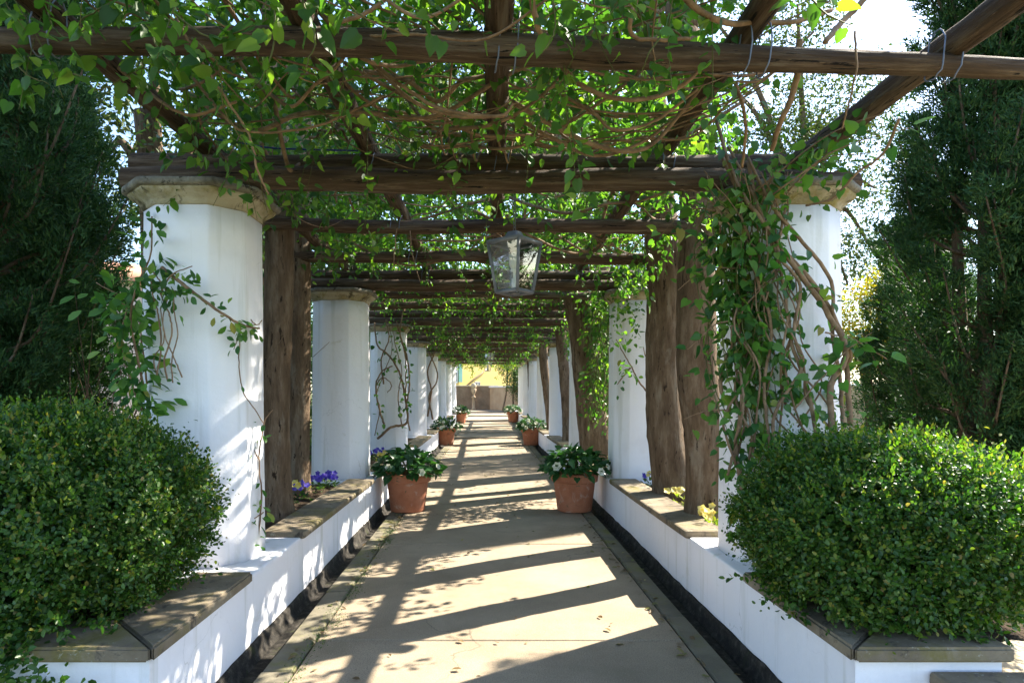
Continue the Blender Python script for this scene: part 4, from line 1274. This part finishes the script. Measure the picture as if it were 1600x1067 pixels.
# ------------------------------------------------------------------ pansies in the beds
FLOW_B = petals('blossom', 5, .032, M['petal_blue'], .3)
FLOW_Y = petals('blossom', 5, .030, M['petal_yellow'], .3)
def pansy(px, py, y, colr, label, n=14, r=.16, seed=0):
    p = at(px, py, y)
    p.z = .40 + gz(y)
    g = np.random.default_rng(seed + 400)
    t = empty('pansy_plant', p, label, 'flowers', 'pansies in the beds')
    f = Foliage()
    m = 110
    D = norm(g.normal(size=(m, 3)) * np.array([1, 1, .6])); D[:, 2] = np.abs(D[:, 2])
    f.add(np.array(p) + D * g.uniform(.5, 1, (m, 1)) * np.array([r, r, .13]), D + g.normal(0, .4, (m, 3)), D * .3 + np.array([0, 0, 1]) + g.normal(0, .3, (m, 3)), g.uniform(.03, .06, m))
    f.build(t, M['leaf_lime'] if colr == 'y' else M['leaf_tree'], 0, T_OVAL, T_OVAL)
    for k in range(n):
        a, rr = g.uniform(0, 6.28), math.sqrt(g.uniform(0, 1)) * r
        o = link('blossom', FLOW_B if (colr == 'b' or (colr == 'm' and k % 2)) else FLOW_Y, None, t, (math.cos(a) * rr, math.sin(a) * rr, .12 + g.uniform(0, .06)), local=True)
        o.rotation_euler = (R(60) + g.uniform(-.5, .5), g.uniform(-.4, .4), g.uniform(-.6, .6))
        o.scale = (g.uniform(.9, 1.5),) * 3
pansy(460, 770, 6.6, 'm', 'yellow and violet pansies beside the left trunks', 14, .16, 1)
pansy(482, 755, 7.2, 'b', 'violet blue pansies just before the second left pillar', 16, .17, 2)
pansy(512, 742, 7.5, 'b', 'small violet pansies at the foot of the second left pillar', 12, .12, 3)
pansy(590, 690, 10.6, 'b', 'deep blue pansies below the third left pillar', 26, .24, 4)
pansy(605, 692, 10.2, 'y', 'yellow pansies below the third left pillar', 12, .18, 5)
pansy(1020, 742, 7.5, 'm', 'blue and cream pansies behind the leaning right trunk', 16, .15, 6)
pansy(1068, 762, 6.2, 'y', 'pale yellow pansies between the two right trunks', 14, .16, 7)
pansy(1120, 795, 5.15, 'y', 'yellow pansies in front of the thick right trunk', 16, .15, 8)
pansy(960, 705, 9.6, 'y', 'yellow pansies at the foot of the wide leaning trunk', 8, .15, 9)

# ------------------------------------------------------------------ conifers beside the pergola
def conifer(name, base, h, rad, z0, label, n_pl, n_cl, n_bl, seed, mat, lean=0.35, bl=(.05, .11), trunks=2, group=None, cat='tree', fill=1.0):
    g = np.random.default_rng(seed)
    t = empty(name, base, label, cat, group)
    B = np.array(base)
    Ps, Ts, Ss = [], [], []
    L = []
    for k in range(trunks):
        a = g.uniform(0, 6.28)
        o = np.array([math.cos(a), math.sin(a), 0]) * .12 * (trunks > 1)
        L.append(tube(smooth_path([B + o, B + o * 2 + [g.normal(0, .05), g.normal(0, .05), h * .35], B + o * 1.4 + [g.normal(0, .1), g.normal(0, .1), h * .92]], 8), [.08 * rad + .03, .05 * rad, .012], 9, .1, seed + k))
    for k in range(n_pl):
        a = g.uniform(0, 6.28)
        hz = z0 + (h - z0) * (k + g.uniform(0, 1)) / n_pl * .86
        fr = (hz - z0) / (h - z0)
        wmax = rad * (np.clip(.55 + fr * 2.2, 0, 1)) * (1 - max(0, fr - .25) / .85) 
        rr = wmax * math.sqrt(g.uniform(.05, 1)) * .78
        c = B + np.array([math.cos(a) * rr, math.sin(a) * rr, hz])
        ln = g.uniform(.5, 1.25) * (.6 + .4 * rad)
        wd = g.uniform(.11, .27) * (.5 + .5 * rad)
        axis = norm(np.array([math.cos(a) * lean, math.sin(a) * lean, 1.0]) + g.normal(0, .12, 3))
        L.append(tube(smooth_path([B + np.array([0, 0, max(.2, hz - ln * .5)]), (B + c) / 2 + np.array([0, 0, hz * .5 - .1]) * .9, c, c + axis * ln * .7], 4), [.02, .006], 5))
        s = g.uniform(0, 1, n_cl)
        th = g.uniform(0, 6.28, n_cl)
        u = norm(np.cross(axis, [0.3, 0.9, 0.1])); v = np.cross(axis, u)
        wr = wd * np.sin(np.clip(s * .9 + .1, 0, 1) * math.pi) ** .7 * g.uniform(.55, 1.05, n_cl)
        out = np.cos(th)[:, None] * u + np.sin(th)[:, None] * v
        cc = c + axis * ((s - .25) * ln)[:, None] + out * wr[:, None]
        cd = norm(out * .7 + axis * .9 + g.normal(0, .25, (n_cl, 3)))
        q = np.repeat(cc, n_bl, 0) + g.normal(0, .035, (n_cl * n_bl, 3)) * (.6 + .4 * rad)
        Ps.append(q)
        Ts.append(norm(np.repeat(cd, n_bl, 0) + g.normal(0, .45, (n_cl * n_bl, 3))))
        Ss.append(g.uniform(bl[0], bl[1], n_cl * n_bl))
    P = np.concatenate(Ps); T = np.concatenate(Ts); S = np.concatenate(Ss)
    me = leaf_mesh('crown', P, T, norm(g.normal(size=P.shape)), S, (T_BLADE[0] * np.array([1, 1.35, 1]), T_BLADE[1]))
    link('crown', me, mat, t, kind='stuff')
    V, F = join_parts(L)
    link('trunk', mesh_np('trunk', V, F, True), M['trunk'], t)
    return t
conifer('cypress_tree', (-3.9, 4.75, -.09), 7.6, 1.2, 1.55, 'huge dark cypress filling the left edge, bare twigs low down', 230, 44, 34, 21, M['leaf_cypress'], .3, (.030, .065), trunks=3, group='dark cypresses flanking the pergola')
conifer('cypress_tree', (4.06, 5.1, -.09), 7.8, .82, 0.7, 'huge dark cypress filling the right edge behind the right bush', 215, 44, 34, 22, M['leaf_cypress'], .3, (.030, .065), trunks=3, group='dark cypresses flanking the pergola')
conifer('cypress_tree', (-4.95, 7.4, -.09), 6.5, .75, 1.3, 'smaller dark cypress behind the large left one', 90, 40, 28, 23, M['leaf_cypress'], .35, (.04, .08), trunks=2, group='dark cypresses flanking the pergola')

conifer('cypress_tree', (-4.95, 6.9, -.09), 6.8, 1.0, .8, 'dark cypress half hidden at the left margin', 110, 40, 28, 24, M['leaf_cypress'], .3, (.04, .08), trunks=2, group='dark cypresses flanking the pergola')
conifer('cypress_tree', (5.9, 8.6, -.09), 4.3, .9, .6, 'second dark cypress behind the large right one', 110, 40, 28, 25, M['leaf_cypress'], .3, (.04, .08), trunks=2, group='dark cypresses flanking the pergola')
# bare twigs low in the left cypress
tw = empty('dead_shrub', (-3.4, 5.4, .3), 'tangle of bare dark twigs between the left cypress and left pillar', 'shrub')
L = []
for k in range(70):
    x0 = random.uniform(-3.7, -2.9); y0 = random.uniform(5.0, 6.0)
    p = np.array([x0, y0, .35])
    d = np.array([random.gauss(.25, .35), random.gauss(0, .25), 1.0])
    ln = random.uniform(.7, 1.9)
    L.append(tube(smooth_path([p, p + d * ln * .5 + rng.normal(0, .05, 3), p + d * ln + rng.normal(0, .12, 3)], 4), [random.uniform(.006, .014), .002], 4))
V, F = join_parts(L)
link('twigs', mesh_np('twigs', V, F, True), M['trunk'], tw, kind='stuff')

# ------------------------------------------------------------------ other trees, hedges, shrubs
def blob_tree(name, base, trunk_h, r_trunk, blobs, label, n, size, seed, mat, group=None, tpl=T_RHOMB, cat='tree', limbs=True):
    g = np.random.default_rng(seed)
    t = empty(name, base, label, cat, group)
    B = np.array(base)
    top = B + np.array([g.normal(0, .2), g.normal(0, .2), trunk_h])
    L = [tube(smooth_path([B, (B + top) / 2 + g.normal(0, .1, 3), top], 7), [r_trunk * 1.2, r_trunk * .8], 10, .1, seed)]
    Ps = []
    vol = np.array([b[3] * b[4] * b[5] for b in blobs])
    cnt = np.maximum(20, (n * vol / vol.sum())).astype(int)
    for b, c in zip(blobs, cnt):
        ctr = B + np.array(b[:3]); rad = np.array(b[3:])
        if limbs:
            L.append(tube(smooth_path([B + np.array([0, 0, trunk_h * .75]), (top + ctr) / 2, ctr + g.normal(0, .1, 3)], 5), [r_trunk * .45, r_trunk * .12], 6))
        k = max(6, c // 26)
        D = norm(g.normal(size=(k, 3)))
        cc = ctr + D * rad * (g.uniform(.35, 1.0, (k, 1)) ** .6)
        q = np.repeat(cc, 26, 0) + g.normal(0, 1, (k * 26, 3)) * size * 1.9
        Ps.append(q)
    P = np.concatenate(Ps)
    me = leaf_mesh('crown', P, norm(g.normal(size=P.shape)), norm(g.normal(size=P.shape) * .8 + np.array([0, 0, .6])), size * g.uniform(.7, 1.3, len(P)), tpl)
    link('crown', me, mat, t, kind='stuff')
    V, F = join_parts(L)
    link('trunk', mesh_np('trunk', V, F, True), M['trunk'], t)
    return t

def hedge(x0, x1, y0, y1, h, label, n, size, seed, mat, group=None, zb=.35, cat='hedge'):
    g = np.random.default_rng(seed)
    t = empty('hedge', ((x0 + x1) / 2, (y0 + y1) / 2, zb), label, cat, group)
    k = n // 20
    c = np.stack([g.uniform(x0, x1, k), g.uniform(y0, y1, k), zb + h * g.uniform(0, 1, k) * (1 + .1 * np.sin(np.arange(k)))], 1)
    c[:, 2] = zb + (c[:, 2] - zb) * (1 + .15 * np.sin(c[:, 1] * 2.3) + .1 * np.sin(c[:, 1] * 5.1))
    P = np.repeat(c, 20, 0) + g.normal(0, size * 1.6, (k * 20, 3))
    link('foliage', leaf_mesh('foliage', P, norm(g.normal(size=P.shape)), norm(g.normal(size=P.shape) + np.array([0, 0, .6])), size * g.uniform(.7, 1.3, len(P)), T_RHOMB), mat, t, kind='stuff')
    L = []
    for q in range(int((y1 - y0) * 1.5) + 3):
        p = np.array([g.uniform(x0, x1), g.uniform(y0, y1), zb - .1])
        L.append(tube(np.array([p, p + [g.normal(0, .1), g.normal(0, .1), h * .8]]), [.03, .01], 5))
    V, F = join_parts(L)
    link('stems', mesh_np('stems', V, F, True), M['trunk'], t)
    return t
hedge(-3.6, -2.75, 6.3, 34, 2.9, 'tall dark leafy hedge behind the left row of pillars', 42000, .075, 41, M['leaf_tree'])
hedge(2.75, 3.4, 7.6, 34, 1.7, 'dark leafy hedge behind the right row of pillars', 26000, .075, 42, M['leaf_tree'])

GB2 = 'tall trees left of the pergola'
blob_tree('evergreen_tree', (-4.6, 9.0, -.09), 5.5, .2, [(0, 0, 5.6, 1.3, 1.3, 1.4), (.9, .4, 4.6, 1.0, 1, .9), (-1, .3, 4.8, 1.1, 1.1, 1.0), (.3, -.5, 6.8, 1, 1, 1.1), (1.6, .2, 5.7, .9, .9, .8)], 'evergreen tree with bare trunk just left of the first bay', 6500, .10, 51, M['leaf_pine'], GB2)
blob_tree('evergreen_tree', (-5.2, 15.0, 0), 6.0, .22, [(0, 0, 6.2, 1.8, 1.8, 1.7), (1.6, .4, 5.0, 1.3, 1.3, 1.2), (-1.4, .3, 5.4, 1.5, 1.4, 1.4), (.9, -.5, 7.6, 1.3, 1.3, 1.3)], 'evergreen tree rising behind the second left pillar', 16000, .12, 52, M['leaf_pine'], GB2)
blob_tree('evergreen_tree', (-5.5, 23.0, 0), 7.0, .25, [(0, 0, 7.0, 2.2, 2.2, 2.0), (2.0, .4, 5.6, 1.7, 1.6, 1.5), (-1.8, .3, 6.0, 1.8, 1.6, 1.6), (1.0, -.5, 9.0, 1.6, 1.6, 1.5)], 'farther evergreen tree rising over the left row of pillars', 15000, .14, 53, M['leaf_tree'], GB2)
GB3 = 'trees right of the pergola'
blob_tree('overhanging_pine', (-3.3, 19.0, 0), 9.0, .26, [(1.8, -1, 8.2, 2.6, 2.6, 1.5), (3.6, 0, 9.6, 2.4, 2.4, 1.5), (0, .5, 10.0, 2.4, 2.4, 1.6), (-2.0, -.5, 8.6, 2.2, 2.0, 1.5), (2.2, 1, 11.6, 2.2, 2, 1.4), (2.6, -4.5, 7.6, 1.9, 1.9, 1.0), (.4, -5.0, 7.2, 1.6, 1.6, .9)],
          'big dark pine leaning over the middle of the pergola roof', 30000, .13, 62, M['leaf_pine'], GB2)
blob_tree('overhanging_pine', (3.6, 24.0, 0), 10.0, .26, [(-1.8, -1, 9.6, 2.6, 2.6, 1.6), (-3.4, 0, 11.4, 2.4, 2.4, 1.6), (0, .5, 11.0, 2.4, 2.4, 1.7), (1.4, -.5, 9.6, 1.8, 1.8, 1.5), (-2.0, 1, 13.2, 2.2, 2, 1.4)],
          'second dark pine leaning over the far pergola roof from the right', 22000, .14, 63, M['leaf_pine'], GB3)
blob_tree('pine_tree', (9.6, 19.0, 0), 8.5, .25, [(-1.2, 0, 8.5, 2.2, 2.0, 1.0), (.8, .4, 10.2, 2.0, 2, 1.1), (-2.6, .3, 10.8, 1.6, 1.6, .9), (-.6, -.5, 12.6, 1.7, 1.6, 1.1), (-2.2, 0, 6.9, 1.3, 1.2, .6), (-3.2, 0, 13.2, 1.5, 1.4, .8), (-1.0, .5, 7.4, 1.6, 1.4, .8), (.6, .2, 6.2, 1.5, 1.3, .7), (-3.6, .4, 8.8, 1.2, 1.2, .7), (1.7, 0, 7.6, 1.4, 1.3, .8), (2.2, .3, 5.7, 1.4, 1.2, .8), (1.3, .2, 9.0, 1.4, 1.3, .8), (1.2, .3, 4.8, 1.2, 1.1, .7)], 'loose olive green pine seen against the bright sky at upper right', 27000, .115, 54, M['leaf_pine'], GB3)
blob_tree('evergreen_tree', (5.0, 27.0, 0), 6.0, .25, [(0, 0, 7.0, 2.2, 2.2, 2.0), (-1.0, .4, 5.4, 1.6, 1.6, 1.5), (1.8, .3, 6.0, 1.8, 1.6, 1.6)], 'evergreen tree behind the far right pillars', 12000, .14, 55, M['leaf_tree'], GB3)
blob_tree('bay_tree', (4.7, 12.5, 0), 1.6, .1, [(0, 0, 2.6, .8, .9, 1.3), (-.6, .3, 2.0, .6, .7, 1.0), (.5, .2, 3.2, .6, .6, .8)], 'dense dark bay tree behind the second right pillar', 9000, .075, 59, M['leaf_tree'], GB3)
blob_tree('golden_tree', (8.5, 14.2, 0), 2.4, .12, [(0, 0, 3.0, .9, .8, .9), (.6, .2, 3.8, .7, .6, .6), (-.5, .1, 2.4, .7, .6, .6), (.9, 0, 2.6, .8, .7, .8)], 'small sunlit golden tree beside the right cypress', 14000, .075, 56, M['leaf_gold'], GB3)
blob_tree('olive_shrub', (9.0, 13.2, 0), .6, .06, [(-.2, 0, 1.0, .9, .7, .7), (-1.0, .1, 1.3, .6, .5, .5), (-.9, 0, .5, .9, .7, .4)], 'green shrub below the golden tree on the right', 7000, .06, 57, M['leaf_tree'], None, cat='shrub')
blob_tree('lime_shrub', (5.6, 8.6, 0), .4, .04, [(0, 0, .6, .6, .5, .4), (.6, .1, .5, .5, .5, .4)], 'lime green sunlit shrub between right pillar and right cypress', 6000, .045, 58, M['leaf_lime'], None, cat='shrub')
blob_tree('added_shade_pine', (12.0, 14.6, 0), 18.2, .3, [(0, 0, 19.6, 2.5, 2.3, 1.7), (-1.4, .6, 20.2, 1.7, 1.7, 1.2), (1.4, -.5, 20.0, 1.8, 1.7, 1.2), (.2, 1.4, 20.8, 1.7, 1.5, 1.1), (-.3, -1.5, 19.4, 1.5, 1.4, 1.0)],
          'unseen umbrella pine added at right so its crown shades the left cypress', 16000, .2, 61, M['leaf_pine'], GB3)  # pine out of view, added for the shade its crown throws
# distant wood closing the view
GB4 = 'distant trees around the garden'
far_src = None
for k, (x, y_, s) in enumerate(((-30, 44, 1.0), (-22, 50, 1.1), (-13, 46, .9), (-38, 30, .9), (24, 60, .8), (34, 50, .9), (44, 40, .8), (16, 66, .8), (-46, 20, 1.0), (50, 28, .8))):
    if far_src is None:
        far_src = blob_tree('broadleaf_tree', (x, y_, 0), 4.0, .3, [(0, 0, 5.5, 3.4, 3.2, 2.6), (2.2, .4, 4.4, 2.4, 2.2, 2.0), (-2.4, .3, 4.6, 2.4, 2.2, 2.0), (.4, -.5, 7.6, 2.2, 2.2, 1.8)], 'distant broadleaf tree closing the view beyond the garden', 9000, .24, 70, M['leaf_tree'], GB4)
        o = far_src
    else:
        o = copy_tree(far_src)
        o.location = (x, y_, 0)
    o['label'] = 'distant broadleaf tree closing the view left of the pink house' if x < -20 else ('distant broadleaf tree beyond the left hedge' if x < 0 else 'distant broadleaf tree beyond the garden wall on the right')
    o.scale = (s, s, s)
    o.rotation_euler.z = k * 1.3

# ------------------------------------------------------------------ lawn and garden wall on the right
lawn = tag(grid_sheet('lawn', np.linspace(4.2, 16, 12), np.linspace(8.2, 24, 14), lambda x, y: -.02 + gz(y), M['ground']))
ng = 16000
P = np.stack([rng.uniform(4.3, 14, ng), rng.uniform(8.3, 20, ng), np.full(ng, -.02)], 1)
link('grass', leaf_mesh('grass', P, norm(rng.normal(0, .35, (ng, 3)) + np.array([0, 0, 1.0])), rdir(ng), rng.uniform(.05, .12, ng), T_BLADE), M['grass'], kind='stuff')
gw = empty('garden_wall', (10.5, 21, 0), 'pale beige garden wall beyond the sunlit lawn on the right', 'wall')
link('wall_body', box_mesh('wall_body', 5, 20, 20.9, 21.2, -.1, 1.75, .01, 1), M['tan_wall'], gw)
link('coping', box_mesh('coping', 4.95, 20.05, 20.85, 21.25, 1.752, 1.83, .02, 1), M['trim'], gw)

# ------------------------------------------------------------------ buildings
def building(name, corner, ang, length, depth, h, mat, label, windows, roof=True):
    t = empty(name, corner, label, 'building', None, ang)
    link('wall', box_mesh('wall', 0, length, 0, depth, -.3, h, 0.0), mat, t, local=True)
    if roof:
        V = np.array([(-.5, -.5, h + .002), (length + .5, -.5, h + .002), (length + .5, depth + .5, h + .002), (-.5, depth + .5, h + .002), (-.5, depth / 2, h + 1.6), (length + .5, depth / 2, h + 1.6)])
        link('roof', mesh_np('roof', V, [np.array([(0, 1, 5, 4), (2, 3, 4, 5), (3, 2, 1, 0)]), np.array([(0, 4, 3), (1, 2, 5)])]), M['roof'], t, local=True)
    for (x, z, w, hh, sh) in windows:
        fr = link('window', box_mesh('window', x - w / 2 - .12, x + w / 2 + .12, -.05, -.002, z - .12, z + hh + .12, .01, 1), M['trim'] if w > .5 else M['iron'], t, local=True)
        link('pane', box_mesh('pane', x - w / 2, x + w / 2, -.062, -.052, z, z + hh, 0), M['dark_glass'], fr, local=True)
        link('glazing_bar', box_mesh('glazing_bar', x - .03, x + .03, -.085, -.064, z, z + hh, 0), M['trim'], fr, local=True)
        link('glazing_bar', box_mesh('glazing_bar', x - w / 2, x + w / 2, -.083, -.066, z + hh * .5 - .03, z + hh * .5 + .03, 0), M['trim'], fr, local=True)
        if sh:
            for q in (-1, 1):
                s = link('shutter', box_mesh('shutter', x + q * (w / 2 + .16) - (w / 2 if q < 0 else 0), x + q * (w / 2 + .16) + (w / 2 if q > 0 else 0), -.12, -.07, z - .05, z + hh + .05, .01, 1), M['shutter'], t, local=True)
    return t
# yellow house at the end of the axis, its lit face turned to the right
yb = building('yellow_house', (-4.6, 50.5, .2), R(46), 16, 9, 9.0, M['yellow'], 'yellow plastered house with green shutters at the end of the path',
              [(2.6, 2.3, .9, 1.6, True), (5.5, 1.75, .45, .45, False), (2.6, 6.0, .9, 1.6, True), (8.5, 5.8, .9, 1.6, True), (12, 2.2, .9, 1.6, True)])
P = np.array([(4.0, -.12, 1.9), (5.2, -.12, 2.65), (6.6, -.12, 3.4)])
link('handrail', mesh_np('handrail', *tube(P, .05, 6), True), M['brown_wall'], yb, local=True)
pb = building('pink_house', (-22, 22.5, -.1), R(38), 15, 9, 6.4, M['pink'], 'pale pink house seen through the left cypress twigs',
              [(3, 1.0, .9, 1.5, False), (6.5, 1.0, .9, 1.5, False), (10, 1.0, .9, 1.5, False), (13, 1.0, .9, 1.5, False), (3, 4.0, .9, 1.5, False), (6.5, 4.0, .9, 1.5, False), (10, 4.0, .9, 1.5, False), (13, 4.0, .9, 1.5, False)])

# parapet closing the path
pw = empty('parapet_wall', (0, 46, .37), 'brown masonry parapet closing the far end of the path', 'wall')
link('wall_body', box_mesh('wall_body', -4, .82, 45.6, 46.0, .2, 2.0, .01, 1), M['brown_wall'], pw)
link('coping', box_mesh('coping', -4.05, .87, 45.55, 46.05, 2.002, 2.10, .02, 1), M['terrace'], pw)
sw = empty('stair_wall', (1.4, 43.6, .37), 'tan masonry wall angled towards the viewer right of the parapet', 'wall', None, R(-65))
link('wall_body', box_mesh('wall_body', -2.4, 2.6, -.2, .2, -.2, 1.55, .01, 1), M['tan_wall'], sw, local=True)
link('coping', box_mesh('coping', -2.45, 2.65, -.28, .28, 1.552, 1.66, .02, 1), M['trim'], sw, local=True)
ur = empty('stone_urn', (-.9, 45.1, .37), 'pale stone urn on a pedestal before the parapet', 'urn')
ur.scale = (.55, .55, .85)
V, F = lathe([(.28, 0), (.28, .12), (.2, .16), (.2, .95), (.28, 1.0), (.28, 1.1), (.12, 1.14), (.1, 1.25), (.3, 1.5), (.36, 1.7), (.33, 1.74), (.25, 1.7)], 20)
link('pedestal', mesh_np('pedestal', V, F, True), M['tan_wall'], ur, local=True)
V, F = lathe([(.22, 1.72), (.33, 1.85), (.36, 2.0), (.28, 2.15), (.12, 2.22)], 16)
link('finial', mesh_np('finial', V, F, True), M['terrace'], ur, local=True)
blob_tree('slim_tree', (1.75, 41.5, .3), 2.6, .06, [(0, 0, 2.2, .5, .5, 1.3), (.5, .2, 1.7, .5, .5, 1.0), (.3, .1, 3.0, .5, .5, .7)], 'slender leafy tree beside the far right wall', 5000, .10, 81, M['leaf_tree'])
blob_tree('slim_tree', (1.05, 42.0, .3), 3.2, .05, [(0, 0, 3.3, .35, .35, .6), (-.1, 0, 2.7, .2, .2, .4)], 'thin bare stemmed tree before the yellow house', 1300, .09, 82, M['leaf_tree'])
